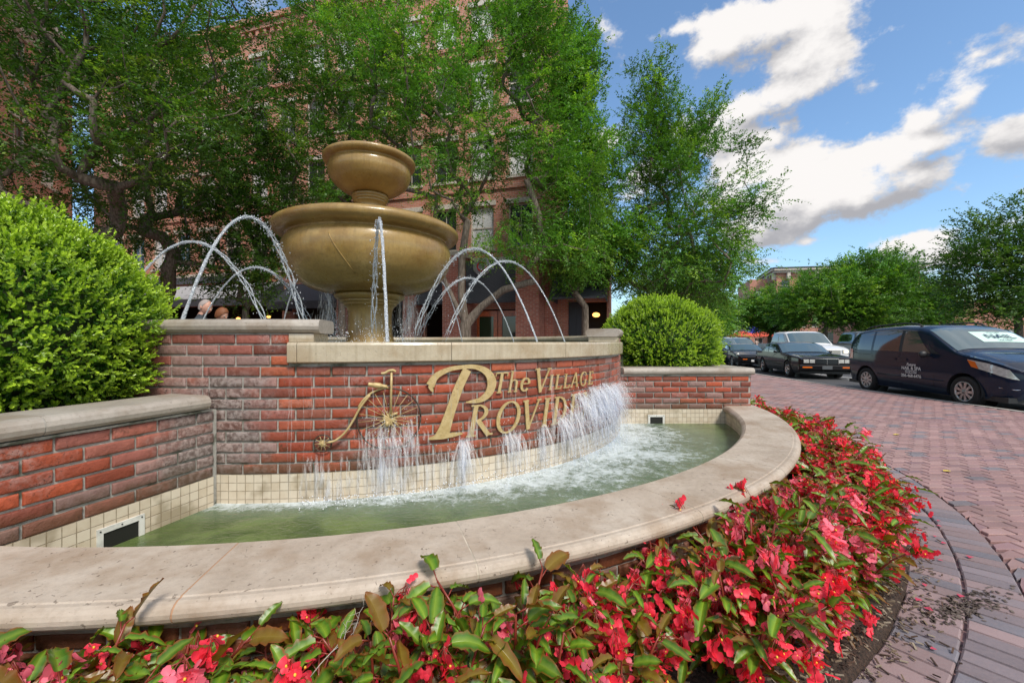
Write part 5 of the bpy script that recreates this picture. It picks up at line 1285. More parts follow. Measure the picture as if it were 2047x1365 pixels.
tree('large street tree rising right behind the fountain with many slender forked branches', (-1.28, 11.5),
     [(-.1, 0, 8.9, 2.7, 2.2, 2.6), (.6, 0, 6.3, 2.3, 1.8, 1.5, .8), (2.7, 0, 5.9, 1.1, 1.2, 1.9), (2.9, -.2, 4.1, 1.2, 1.2, .9), (1.2, 0, 4.2, 1.5, 1.2, .7, .5), (-2.2, 0, 6.2, 1.6, 1.4, 1.2, .45), (-3.0, 0, 9.9, 1.6, 1.4, 1.2, .5), (-1.6, 0, 8.0, 1.4, 1.2, 1.2, .7), (2.0, -.2, 9.4, 1.0, 1.3, 2.3, 1.2)], 31, 400, 16, 18,
     trunk=[(.05, 0, 0), (0, 0, .9), (.0, 0, 1.75)], tr=.165, bright=1.2, limbs=(('top', (-.12, 0, 2.6), (-.10, 0, 3.6), (.05, 0, 4.6)), ('top', (.45, -.05, 2.25), (1.05, -.1, 2.7), (1.9, -.1, 2.95)), ('top', (-.55, 0, 2.9), (-.9, 0, 4.2))))
tree('tree with two pointed leaders standing behind the right bush', (5.3, 14.0),
     [(-.75, 0, 9.2, .85, .9, 2.1, 1.5), (1.05, 0, 8.2, .6, .8, 1.5, 1.2), (-.1, 0, 6.8, 1.7, 1.5, 1.5, 1.2), (.5, 0, 4.9, 2.3, 1.8, 1.3, 1.3), (.7, 0, 3.5, 2.6, 1.9, .9, 1.2), (-1.7, 0, 4.2, 1.5, 1.4, 1.2, .8), (2.4, 0, 7.6, .5, .6, 1.1, .6), (-2.3, 0, 5.3, 1.1, 1.1, 1.0, .8), (2.2, 0, 5.9, 1.0, 1.1, .8, .8), (-.3, 0, 8.0, 1.3, 1.2, 1.4, 1.4)], 32, 440, 15, 17, leaf=.068,
     trunk=[(0, 0, 0), (0, 0, 1.2), (.05, 0, 2.2)], tr=.15)
tree('tree half hidden behind the large tree, its narrow top against the sky', (2.35, 13.4), [(-.35, 0, 9.3, .85, 1.0, 2.2), (-.1, 0, 6.6, 1.1, 1.1, 1.7), (.2, 0, 4.4, 1.5, 1.1, 1.3)], 33, 250, 15, 15, leaf=.085, trunk=[(0, 0, 0), (0, 0, 2.4)], tr=.11, bright=1.1)
tree('dark tree overhanging the top left corner above the larger bush', (-8.9, 8.2),
     [(-.2, 0, 6.4, 3.4, 2.3, 2.6, 1.1), (1.6, -.3, 8.2, 2.8, 2.0, 1.6, .8), (-1.6, 0, 4.3, 2.6, 1.8, 1.2, .9), (2.3, 0, 5.4, 1.9, 1.6, 1.4, .8)], 34, 270, 16, 17, leaf=.06, trunk=[(0, 0, 0), (0, 0, 2.4)], tr=.2, bright=.68)
tree('broad tree between the left corner tree and the brick building', (-9.7, 11.6),
     [(0, 0, 6.3, 2.8, 2.2, 2.6), (2.6, 0, 8.3, 2.4, 1.8, 1.9, .75), (1.2, 0, 3.9, 2.2, 1.6, 1.0, .9), (3.2, 0, 5.6, 1.5, 1.4, 1.3, .22), (-1.2, 0, 9.6, 2.4, 1.8, 1.6, .7)], 35, 300, 15, 17, leaf=.068, trunk=[(0, 0, 0), (0, 0, 2.2)], tr=.17, bright=.65)
tree('small street tree with a bare trunk in front of the grey awning', (-7.72, 12.1), [(0, 0, 3.4, .95, .9, .9, 1.3), (.2, 0, 5.0, 1.5, 1.3, 1.2, 1.1), (.3, 0, 6.8, 1.3, 1.2, 1.2, .5)], 36, 120, 16, 16, leaf=.065, trunk=[(0, 0, 0), (0, 0, 2.2)], tr=.085, bright=.6)
tree('thin open tree letting the brick wall show left of the fountain top', (-5.7, 14.0), [(0, 0, 9.9, 2.4, 1.6, 2.2, .8), (-.4, 0, 6.8, 1.9, 1.5, 1.5, .5), (.8, 0, 7.9, 1.6, 1.3, 1.5, .5), (-.2, 0, 12.4, 1.8, 1.4, 1.2, .6)], 37, 190, 14, 16, leaf=.075, trunk=[(0, 0, 0), (0, 0, 3.4)], tr=.11)
# beyond the road
FT_ = dict(twigs=13, per=12, group='trees across the road', tl=.85)
tree('dark tree at the right edge of the picture beyond the van', (27.3, 22.5), [(0, 0, 6.9, 2.5, 2.4, 2.0), (-1.6, 0, 5.0, 2.4, 2.2, 1.8), (1.8, 0, 5.0, 2.6, 2.2, 2.2), (-1.0, 0, 3.6, 2.6, 2.2, 1.1)], 41, 260, leaf=.14, trunk=[(0, 0, -.1), (0, 0, 2.0)], tr=.17, bright=.6, **FT_)
tree('rounded tree with a forked trunk behind the white pickup', (24.8, 33.0), [(0, 0, 4.9, 3.1, 3, 1.8), (-1.6, 0, 3.6, 2.6, 2.4, 1.1), (2.0, 0, 3.8, 2.2, 2.4, 1.2)], 42, 230, leaf=.16, trunk=[(0, 0, -.1), (0, 0, 1.2)], tr=.15, **FT_)
tree('tall tree with a visible trunk behind the roof of the van', (28.6, 33.5), [(0, 0, 5.9, 3.0, 2.8, 2.1), (1.6, 0, 7.5, 1.5, 1.5, 1.0, .5), (-1.0, 0, 7.0, 1.2, 1.2, .9, .5), (0, 0, 3.6, 2.9, 2.5, 1.1)], 43, 240, leaf=.16, trunk=[(0, 0, -.1), (0, 0, 2.2)], tr=.17, **FT_)
tree('tree in the far row between the trunked tree and the dark right tree', (35.2, 36.5), [(0, 0, 5.0, 3.4, 2.8, 2.0), (0, 0, 3.4, 3.3, 2.5, 1.1)], 44, 210, leaf=.17, trunk=[(0, 0, -.1), (0, 0, 1.8)], tr=.15, **FT_)
tree('smaller tree at the left end of the far row by the brick corner building', (23.7, 38.5), [(0, 0, 4.1, 2.3, 2.5, 1.5), (0, 0, 3.3, 2.6, 2.3, 1.0)], 45, 170, leaf=.17, trunk=[(0, 0, -.1), (0, 0, 1.7)], tr=.13, **FT_)
tree('light green tree above the silver cars at the end of the street', (22.3, 46.0), [(0, 0, 4.0, 2.2, 2.4, 1.9), (-.6, 0, 2.8, 2.5, 2.3, 1.1)], 46, 150, leaf=.19, trunk=[(0, 0, -.1), (0, 0, 1.4)], tr=.12, bright=1.35, **FT_)
tree('light green tree behind the small black car and the right bush', (18.2, 41.0), [(0, 0, 4.2, 2.7, 2.4, 2.0), (0, 0, 2.8, 2.9, 2.3, 1.2)], 47, 170, leaf=.18, trunk=[(0, 0, -.1), (0, 0, 1.4)], tr=.12, bright=1.3, **FT_)
tree('tree low behind the right bush at the end of the brick building', (9.8, 24.0), [(0, 0, 4.4, 2.7, 2.4, 2.2), (0, 0, 2.8, 2.9, 2.3, 1.2)], 48, 210, leaf=.13, trunk=[(0, 0, 0), (0, 0, 1.4)], tr=.13, bright=1.05, **FT_)
# ---------------------------------------------------------------- cars
def sm_interp(pts, S):
    xs = [p[0] for p in pts]; ys = [p[1] for p in pts]; d = np.linspace(xs[0], xs[-1], 400); v = np.interp(d, xs, ys)
    k = 9; ker = np.hanning(k + 2)[1:-1]; ker /= ker.sum(); vp = np.r_[np.full(k // 2, v[0]), v, np.full(k // 2, v[-1])]; v2 = np.convolve(vp, ker, 'valid')
    return np.interp(S, d, v2)
class Car:
    """s runs from nose (0) to tail (L). local x = -s + L/2 (nose towards +x), y sideways, z up"""
    def __init__(c, name, label, sp, loc, heading, group, cat='car'):
        c.sp = sp; c.L = sp['L']; c.root = empty(name, loc, label, cat, group, rz=heading); c.NB, c.NU, c.NT = 12, 6, 10
        c.S = np.linspace(0, c.L, int(c.L / .045)); c.sec = [c.section(s) for s in c.S]
    def vals(c, s):
        sp = c.sp; return [float(sm_interp(sp[k], np.array([s]))[0]) for k in ('bot', 'belt', 'top', 'hw')]
    def section(c, s):
        zb, zw, zt, w = c.vals(s); zt = max(zt, zw + .012); tum = c.sp.get('tumble', .38); h = zt - zw; wr = w * .985 - tum * max(0, h - .05) * .55
        pts = []
        for i in range(c.NB):      # rocker to belt
            q = i / (c.NB - 1); z = zb + (zw - zb) * q; f = .93 + .07 * math.sin(min(1, q * 1.7) * math.pi / 2) - (.018 * max(0, q - .72) / .28); pts.append((w * f, z))
        for i in range(1, c.NU):   # belt to roof edge
            q = i / c.NU; pts.append((pts[c.NB - 1][0] * (1 - q) + wr * q + .018 * math.sin(math.pi * q) * min(1, h * 2), zw + (zt - zw - min(.05, h * .4)) * q))
        r_ = min(.07, h * .45); e = (wr, zt - min(.05, h * .4)); crown = min(.045, h * .3 + .012)
        for i in range(c.NT + 1):
            q = i / c.NT; y = e[0] * (1 - q); z = e[1] + (zt - e[1]) * min(1, math.sin(min(1, q * 3.2) * math.pi / 2)) + crown * (1 - (1 - q) ** 2) * .6 - crown * .6 + .0 ; pts.append((y, z))
        return pts
    def xl(c, s): return c.L / 2 - s
    def at(c, s, j, side=1, off=0.):
        """surface point; j may be fractional"""
        i = s / c.L * (len(c.S) - 1); i0 = int(max(0, min(len(c.S) - 2, math.floor(i)))); f = i - i0; j0 = int(max(0, min(len(c.sec[0]) - 2, math.floor(j)))); g_ = j - j0
        def P(a, b_): return Vector((c.xl(c.S[a]), side * c.sec[a][b_][0], c.sec[a][b_][1]))
        p00, p10, p01, p11 = P(i0, j0), P(i0 + 1, j0), P(i0, j0 + 1), P(i0 + 1, j0 + 1)
        p = (p00 * (1 - f) + p10 * f) * (1 - g_) + (p01 * (1 - f) + p11 * f) * g_
        n_ = ((p10 - p00) + (p11 - p01)).cross((p01 - p00) + (p11 - p10)); n_ = n_.normalized() if n_.length > 1e-9 else Vector((0, 0, 1))
        if n_.y * side < -.02 or (abs(n_.y) <= .02 and n_.z < 0): n_ = -n_
        if j > c.NB + c.NU - 1 and n_.z < 0: n_ = -n_
        return p + n_ * off
    def body(c, mat, arches, cut=None):
        V, F = [], []; m = len(c.sec[0]); full = 2 * m - 1
        for i, sc_ in enumerate(c.sec):
            x_ = c.xl(c.S[i]); row = [(x_, y, z) for y, z in sc_] + [(x_, -y, z) for y, z in sc_[:-1][::-1]]; V += row
        V = np.array(V); keep = []
        for i in range(len(c.sec) - 1):
            for j in range(full - 1):
                f = [i * full + j, i * full + j + 1, (i + 1) * full + j + 1, (i + 1) * full + j]; ctr = V[f].mean(0); bad = False
                for (sx, zc, ra) in arches:
                    if math.hypot(ctr[0] - c.xl(sx), ctr[2] - zc) < ra and (j < c.NB - 1 or j > full - 1 - c.NB): bad = True
                if not bad: keep.append(f)
        for (sx, zc, ra) in arches:   # pull ragged edge onto the arch circle
            used = {}
            for f in keep:
                for v in f: used[v] = used.get(v, 0) + 1
            for v, n_ in used.items():
                j = v % full
                if n_ < 4 and (j < c.NB or j > full - 1 - c.NB) and 0 < v // full < len(c.sec) - 1:
                    dx, dz = V[v][0] - c.xl(sx), V[v][2] - zc; r_ = math.hypot(dx, dz)
                    if r_ < ra + .09 and V[v][2] > c.sec[v // full][0][1] + .01: V[v][0] = c.xl(sx) + dx / r_ * ra; V[v][2] = zc + dz / r_ * ra
        g_ = MB(); g_.add([tuple(v) for v in V], keep, smooth=True)
        g_.add([tuple(v) for v in V[:full]], [list(range(full))]); g_.add([tuple(v) for v in V[-full:]], [list(range(full))[::-1]])
        c.bodyo = g_.build('body', mat, c.root)
        g_ = MB(); w = max(p[0] for p in c.sec[len(c.sec) // 2]) * .9
        g_.box((-c.L / 2 + .15, -w, .20), (c.L / 2 - .15, w, .30)); 
        g_.build('underbody', CARBLACK, c.root)
        for (sx, zc, ra) in arches:
            for side in (1, -1):
                g_ = MB(); rows = []
                for a in np.linspace(R(-10), R(190), 20): rows.append([(c.xl(sx) + ra * .995 * math.cos(a), side * y, max(.16, zc + ra * .995 * math.sin(a))) for y in (w * 1.09, w * .70)])
                g_.grid(rows); rows = [[(c.xl(sx) + ra * math.cos(a) * k, side * w * .70, zc + ra * math.sin(a) * k) for k in (0, 1)] for a in np.linspace(0, 2 * math.pi, 20)]; g_.grid(rows); g_.build('wheel_arch', CARBLACK, c.root)
    def wheels(c, axles, r_, wd, rim_mat, track, spokes=9, rr=.64):
        for sx in axles:
            for side in (1, -1):
                wl = MB(); M = Matrix.Translation((c.xl(sx), side * track, r_)) @ Matrix.Rotation(R(-90) * side, 4, 'X')
                wl.lathe([(r_ * rr, -wd / 2), (r_ * .86, -wd / 2), (r_ * .97, -wd * .42), (r_, -wd * .25), (r_, wd * .25), (r_ * .97, wd * .42), (r_ * .86, wd / 2), (r_ * rr, wd * .46), (r_ * rr, wd * .1), (.001, wd * .1)], 36, M=M)
                wo = wl.build('wheel', TYRE, c.root)
                rm = MB(); q = r_ * rr
                rm.lathe([(q * .99, wd * .30), (q * 1.0, wd * .47), (q * .90, wd * .48), (q * .86, wd * .36)], 36, M=M)
                rm.lathe([(.001, wd * .47), (q * .20, wd * .46), (q * .24, wd * .40), (q * .24, wd * .2)], 18, M=M)
                for k in range(spokes):
                    a = 2 * math.pi * k / spokes; A2 = Matrix.Rotation(a, 4, 'Z')
                    rm.prism([(q * .18, -q * .085), (q * .9, -q * .15), (q * .9, q * .15), (q * .18, q * .085)], wd * .33, wd * .43, M @ A2)
                rm.build('rim', rim_mat, wo)
    def patch(c, name, poly, mat, side=1, off=.006, n=10, parent=None, m=10):
        """poly: four (s, j) corners; grid between them on the surface"""
        (a, b_, d, e) = [np.array(p, float) for p in poly]; g_ = MB(); rows = []
        for i in range(n + 1):
            u = i / n; lo = a + (b_ - a) * u; hi = e + (d - e) * u; rows.append([tuple(c.at(*(lo + (hi - lo) * k / m), side, off)) for k in range(m + 1)])
        g_.grid(rows); return g_.build(name, mat, parent or c.root)
    def wind(c, name, s_lo, s_hi, mat, y0=.04, y1=1.0, off=.008):
        """glass across the top surface; s_lo base of the screen, s_hi roof edge"""
        J0 = c.NB - 1 + c.NU; g_ = MB(); rows = []
        for i in range(13):
            u = i / 12; s = s_lo + (s_hi - s_lo) * u; row = []
            for side in (1, -1):
                js = np.linspace(J0 + .5, J0 + c.NT, 9); js = js if side == 1 else js[:-1][::-1]
                row += [tuple(c.at(s, min(j, J0 + c.NT - 1e-3), side, off)) for j in js]
            rows.append(row)
        g_.grid(rows); return g_.build(name, mat, c.root)
    def bx(c, name, s0, s1, y0, y1, z0, z1, mat, bev=.01, parent=None, both=False):
        o = None
        for sg in ((1, -1) if both else (1,)):
            ya, yb = sorted((y0 * sg, y1 * sg)); g_ = MB(); g_.box((c.xl(s1), ya, z0), (c.xl(s0), yb, z1), bev=bev); o = g_.build(name, mat, parent or c.root)
        return o
    def mirror(c, s, z, w, mat, size=(.10, .19, .15)):
        for side in (1, -1):
            g_ = MB(); g_.ball((c.xl(s), side * (w + .13), z), .1, 12, sc_=(size[0] * 6, size[1] * 5.2, size[2] * 5.2)); g_.tube([(c.xl(s), side * (w - .06), z - .04), (c.xl(s), side * (w + .08), z - .02)], .025, 6)
            g_.build('mirror', mat, c.root)
    def line(c, name, pts, mat, side=1, r_=.004, off=.002):
        g_ = MB(); g_.tube([tuple(c.at(s, j, side, off)) for s, j in pts], r_, 4); g_.build(name, mat, c.root)
def text_mesh(txt, size, mat, parent, M, ex=.001, align='CENTER', shear=0.):
    cu = bpy.data.curves.new('text', 'FONT'); cu.body = txt; cu.size = size; cu.extrude = ex; cu.align_x = align; cu.shear = shear; cu.offset = size * .012
    tmp = bpy.data.objects.new('text', cu); col.objects.link(tmp); bpy.context.view_layer.update()
    me = bpy.data.meshes.new_from_object(tmp.evaluated_get(bpy.context.evaluated_depsgraph_get())); bpy.data.objects.remove(tmp); bpy.data.curves.remove(cu)
    me.transform(M); me.materials.clear(); me.materials.append(mat); return link('lettering', me, parent)

def put(fr, re):
    """ground points under the front and rear axles on the near side -> nothing fancy, gives midpoint and heading"""
    d = Vector(fr) - Vector(re); return math.atan2(d.y, d.x)
ROADZ = -.108
# -- navy minivan, nose towards the camera side of the street
VL = 4.85; fx, fy, rx_, ry_ = 9.72, 8.90, 10.08, 11.78
h = put((fx, fy), (rx_, ry_)); dv = Vector((fx - rx_, fy - ry_)).normalized(); nv = Vector((-dv.y, dv.x))   # nv points to the car's left
side_out = .86
frontc = Vector((fx, fy)) + nv * side_out; ctr = frontc + dv * (.98 - VL / 2)
V1 = Car('minivan', 'dark navy blue minivan with roof rails and white nail salon lettering, parked at the kerb', dict(L=VL,
    bot=[(0, .42), (.12, .24), (.5, .20), (3.9, .22), (4.6, .28), (4.85, .42)],
    belt=[(0, .70), (.08, .80), (.5, .96), (1.15, 1.06), (1.7, 1.08), (3.6, 1.10), (4.6, 1.12), (4.75, 1.10), (4.85, 1.0)],
    top=[(0, .74), (.08, .85), (.30, 1.00), (.80, 1.13), (1.08, 1.19), (1.22, 1.26), (1.95, 1.70), (2.25, 1.79), (2.9, 1.83), (3.8, 1.80), (4.35, 1.73), (4.52, 1.62), (4.80, 1.14), (4.85, 1.04)],
    hw=[(0, .50), (.07, .70), (.22, .84), (.5, .93), (1., .965), (2.5, .975), (4.2, .96), (4.6, .92), (4.80, .82), (4.85, .74)]), (ctr.x, ctr.y, ROADZ), h, 'vehicles on the road', 'minivan')
AX = (.98, .98 + 2.90)
V1.body(NAVY, [(AX[0], .33, .395), (AX[1], .33, .395)]); V1.wheels(AX, .33, .21, ALLOY, .855, 9, .66)
NBu = V1.NB - 1; NS = -1      # NS: the side facing the pavement (car's right)
V1.wind('windscreen', 1.20, 2.02, WSHIELD); V1.wind('rear_window', 4.76, 4.44, CARGLASS)
for sd in (1, -1):
    V1.patch('side_window', [(1.78, NBu + .5), (2.62, NBu + .5), (2.62, NBu + 5.1), (2.28, NBu + 5.1)], CARGLASS if sd == 1 else plain('front_door_glass', (.05, .075, .07), .05, coat=1.), sd, .005)
    V1.patch('side_window', [(2.72, NBu + .5), (3.62, NBu + .5), (3.60, NBu + 5.2), (2.72, NBu + 5.2)], CARGLASS, sd, .005)
    V1.patch('side_window', [(3.70, NBu + .5), (4.50, NBu + .6), (4.30, NBu + 5.0), (3.68, NBu + 5.2)], CARGLASS, sd, .005)
    V1.patch('window_pillar', [(2.62, NBu + .4), (2.72, NBu + .4), (2.72, NBu + 5.25), (2.62, NBu + 5.2)], CARBLACK, sd, .006)
    V1.patch('window_pillar', [(3.62, NBu + .4), (3.70, NBu + .4), (3.68, NBu + 5.25), (3.60, NBu + 5.25)], NAVY, sd, .006)
    V1.patch('quarter_trim', [(1.50, NBu + .5), (1.76, NBu + .5), (1.90, NBu + 3.2), (1.84, NBu + 2.6)], CARBLACK, sd, .006)
    V1.patch('headlight', [(.10, NBu - 3.2), (.80, NBu - 1.9), (.90, NBu + .0), (.20, NBu - .1)], LAMPCLEAR, sd, .008)
    V1.patch('indicator', [(.66, NBu - 2.1), (.81, NBu - 1.85), (.90, NBu - .1), (.74, NBu - .3)], AMBER, sd, .012)
    V1.patch('tail_light', [(4.44, NBu - 2.6), (4.82, NBu - 3.2), (4.74, NBu + 2.2), (4.46, NBu + .6)], REDLENS, sd, .008)
    V1.line('door_seam', [(1.72, 2), (1.70, 5), (1.72, NBu)], CARBLACK, sd, .003); V1.line('door_seam', [(2.68, 1), (2.68, 6), (2.68, NBu)], CARBLACK, sd, .003)
    V1.line('door_seam', [(3.50, 1), (3.42, 4), (3.60, 6.5), (3.66, NBu)], CARBLACK, sd, .003); V1.line('side_moulding', [(1.45, 4.0), (2.5, 4.0), (3.45, 4.0)], NAVY, sd, .013, .003)
    V1.line('door_track', [(3.70, NBu - .7), (4.2, NBu - .7), (4.60, NBu - .7)], CARBLACK, sd, .004)
    for s_ in (2.52, 2.88):
        V1.patch('door_handle', [(s_ - .09, NBu - 2.0), (s_ + .09, NBu - 2.0), (s_ + .09, NBu - 1.45), (s_ - .09, NBu - 1.45)], NAVY, sd, .022, 4, m=3)
    g = MB(); J = V1.NB + V1.NU + .7
    pts = [V1.at(s_, J, sd, .0) + Vector((0, 0, .065 * min(1, (s_ - 2.35) * 6, (4.3 - s_) * 6))) for s_ in np.linspace(2.35, 4.3, 20)]
    g.tube([tuple(p) for p in pts], .02, 6); g.build('roof_rail', CARBLACK, V1.root)
V1.mirror(1.82, 1.10, .95, CARBLACK)
V1.line('bumper_chrome_strip', [(.02, 3.6), (.14, 4.1), (.34, 4.3)], CHROME, NS, .012); V1.line('bumper_chrome_strip', [(.02, 3.6), (.14, 4.1), (.34, 4.3)], CHROME, 1, .012)
V1.bx('lower_grille', -.012, .05, -.44, .44, .44, .58, CARBLACK); V1.bx('upper_grille', -.012, .05, -.36, .36, .66, .71, CHROME)
# magnet-style lettering on the front door (near side)
p0 = V1.at(2.24, 6.6, NS, .008)
Mt = Matrix.Translation((0, p0.y - .0, 0)) @ Matrix.Rotation(math.pi, 4, 'Z') @ Matrix.Rotation(R(90), 4, 'X')
def vtxt(s, z, tx, size, shear=0.):
    Mx = Matrix.Translation((V1.xl(s), p0.y - .004, z)) @ Matrix.Rotation(0, 4, 'Z') @ Matrix.Rotation(R(90), 4, 'X'); return text_mesh(tx, size, WHITELET, V1.root, Mx, .002, shear=shear)
vtxt(2.30, .80, 'Future', .10, .3); vtxt(2.30, .705, 'NAIL & SPA', .115); vtxt(2.30, .665, '300 Providence Main ST', .036); vtxt(2.30, .622, 'Huntsville, AL 35806', .040); vtxt(2.30, .525, '256-468-6476', .105)
# card in the windscreen
def on_top(c, s, y, off):
    """point on the upper surface at distance s from the nose and sideways offset y"""
    i = s / c.L * (len(c.S) - 1); sec = c.sec[int(round(i))]; J = c.NB + c.NU - 1; side = 1 if y >= 0 else -1
    ys = [p[0] for p in sec[J:]][::-1]; js = list(range(J, len(sec)))[::-1]; j = float(np.interp(abs(y), ys, js)); return c.at(s, min(j, len(sec) - 1.001), side, off)
g = MB(); g.grid([[tuple(on_top(V1, s_, y_, .013)) for y_ in np.linspace(-.18, .74, 14)] for s_ in np.linspace(1.42, 1.80, 6)]); cardo = g.build('windscreen_sign', SIGNP, V1.root)
for tx, s_, sz in (('FUTURE', 1.735, .07), ('NAIL', 1.54, .26), ('256-468', 1.45, .08)):
    o_ = text_mesh(tx, sz, SIGNINK, cardo, Matrix.Identity(4), .0); 
    for v in o_.data.vertices: v.co = on_top(V1, s_ + v.co.y * .80, .28 + v.co.x, .034)
# -- black 1980s coupe
def place(fr, re, out, s_front, L_):
    d = Vector((fr[0] - re[0], fr[1] - re[1])).normalized(); n_ = Vector((-d.y, d.x)); c_ = Vector(fr) + n_ * out + d * (s_front - L_ / 2); return (c_.x, c_.y, ROADZ), math.atan2(d.y, d.x)
L2 = 5.0; loc, h = place((10.98, 16.5), (11.62, 19.2), .80, 1.05, L2)
B1 = Car('black_coupe', 'black boxy two-door coupe with four square headlights and chrome-edged grille', dict(L=L2, tumble=.42,
    bot=[(0, .36), (.15, .24), (.6, .20), (4.4, .22), (5.0, .36)], belt=[(0, .72), (.1, .80), (1.5, .88), (3.6, .93), (4.8, .92), (5.0, .80)],
    top=[(0, .74), (.1, .83), (1.0, .92), (1.62, .96), (2.30, 1.32), (2.6, 1.38), (3.3, 1.38), (3.55, 1.34), (3.95, .99), (4.8, .95), (5.0, .83)],
    hw=[(0, .82), (.1, .88), (.6, .905), (2.5, .91), (4.5, .90), (4.9, .86), (5.0, .80)]), loc, h, 'vehicles on the road')
AX = (1.05, 3.82); B1.body(BLACKP, [(AX[0], .325, .37), (AX[1], .325, .37)]); B1.wheels(AX, .325, .22, CHROME, .80, 5, .60)
B1.wind('windscreen', 1.66, 2.32, WSHIELD); B1.wind('rear_window', 3.94, 3.56, CARGLASS); NB2 = B1.NB - 1
for sd in (1, -1):
    B1.patch('side_window', [(1.95, NB2 + .6), (3.05, NB2 + .6), (3.05, NB2 + 5), (2.50, NB2 + 5)], CARGLASS, sd, .006); B1.patch('side_window', [(3.15, NB2 + .6), (3.62, NB2 + .6), (3.42, NB2 + 4.6), (3.15, NB2 + 4.9)], CARGLASS, sd, .006)
    B1.line('door_seam', [(1.75, 2), (1.75, NB2)], CARBLACK, sd, .004); B1.line('door_seam', [(3.1, 2), (3.1, NB2)], CARBLACK, sd, .004); B1.line('side_moulding', [(.5, 5), (1.5, 5.), (3.4, 5.), (4.5, 5)], CARBLACK, sd, .014)
    for y_ in (.46, .66): B1.bx('headlight', -.02, .05, sd * (y_ + .09), sd * (y_ - .09), .60, .73, LAMPCLEAR, .008)
    B1.bx('indicator', -.06, .03, sd * .80, sd * .48, .42, .47, AMBER, .006)
B1.bx('grille', -.02, .05, -.36, .36, .56, .75, plain('grille_dark', (.03, .035, .04), .3, .5)); gr = B1.bx('grille_surround', -.035, -.021, -.38, .38, .752, .775, CHROME)
for y_ in (-.38, -.005, .36): B1.bx('grille_bar', -.035, -.021, y_, y_ + .018, .56, .752, CHROME, .002)
B1.bx('front_bumper', -.05, .12, -.90, .90, .34, .53, BLACKP, .03); B1.bx('number_plate', -.062, -.051, -.16, .16, .38, .50, plain('plate', (.10, .11, .12), .5), .002)
B1.bx('rear_bumper', 4.94, 5.06, -.88, .88, .36, .55, BLACKP, .03); B1.mirror(2.0, .98, .88, BLACKP, (.07, .12, .09))

def pickup(label, paint_, loc, h, bed=True):
    L_ = 5.7
    p = Car('pickup_truck', label, dict(L=L_, tumble=.30,
        bot=[(0, .55), (.15, .42), (.6, .36), (5.2, .40), (5.7, .50)], belt=[(0, .95), (.1, 1.02), (1.4, 1.18), (3.7, 1.24), (3.8, 1.26), (5.6, 1.28), (5.7, 1.2)],
        top=[(0, .98), (.1, 1.06), (.6, 1.20), (1.45, 1.27), (2.10, 1.83), (2.4, 1.92), (3.4, 1.93), (3.62, 1.88), (3.78, 1.30), (5.6, 1.295), (5.7, 1.22)],
        hw=[(0, .80), (.1, .92), (.5, .97), (3.7, .98), (5.5, .97), (5.7, .92)]), loc, h, 'vehicles on the road', 'pickup')
    A3 = (1.0, 4.45); p.body(paint_, [(A3[0], .39, .46), (A3[1], .39, .46)]); p.wheels(A3, .39, .26, ALLOY, .84, 6, .58); nb = p.NB - 1
    p.wind('windscreen', 1.52, 2.16, WSHIELD); p.wind('rear_window', 3.76, 3.64, CARGLASS)
    for sd in (1, -1):
        p.patch('side_window', [(1.85, nb + .5), (2.75, nb + .5), (2.75, nb + 5), (2.35, nb + 5)], CARGLASS, sd, .006); p.patch('side_window', [(2.85, nb + .5), (3.6, nb + .5), (3.45, nb + 5), (2.85, nb + 5)], CARGLASS, sd, .006)
        p.bx('headlight', -.02, .12, sd * .88, sd * .58, .84, 1.02, LAMPCLEAR, .02); p.bx('tail_light', 5.62, 5.72, sd * .96, sd * .80, .85, 1.18, REDLENS, .01)
        p.line('door_seam', [(1.75, 3), (1.75, nb)], CARBLACK, sd, .005); p.line('door_seam', [(2.8, 3), (2.8, nb)], CARBLACK, sd, .005)
    p.bx('grille', -.03, .05, -.52, .52, .72, 1.0, CHROME, .01); p.bx('front_bumper', -.12, .1, -.94, .94, .48, .68, CHROME, .03); p.bx('rear_bumper', 5.66, 5.82, -.9, .9, .48, .64, CHROME, .03)
    p.bx('load_bed', 3.86, 5.6, -.80, .80, 1.303, 1.309, CARBLACK, .001); p.mirror(1.95, 1.28, .95, CARBLACK); return p
pickup('white crew-cab pickup behind the black coupe, its headlight lit', WHITEP, (15.05, 22.0, ROADZ), R(-101))
g = MB(); g.ball((2.86, .74, .93), .07, 10, sc_=(.4, 1.3, 1)); lampo = g.build('lit_headlight', plain('lit_headlight_glow', (1, .9, .7), .4, emit=((1, .72, .40), 3.)), [o for o in bpy.data.objects if o.name == 'pickup_truck'][0])
pickup('dark grey pickup seen from its tail between the coupe and the minivan', GREYP, (18.3, 21.6, ROADZ), R(-18))
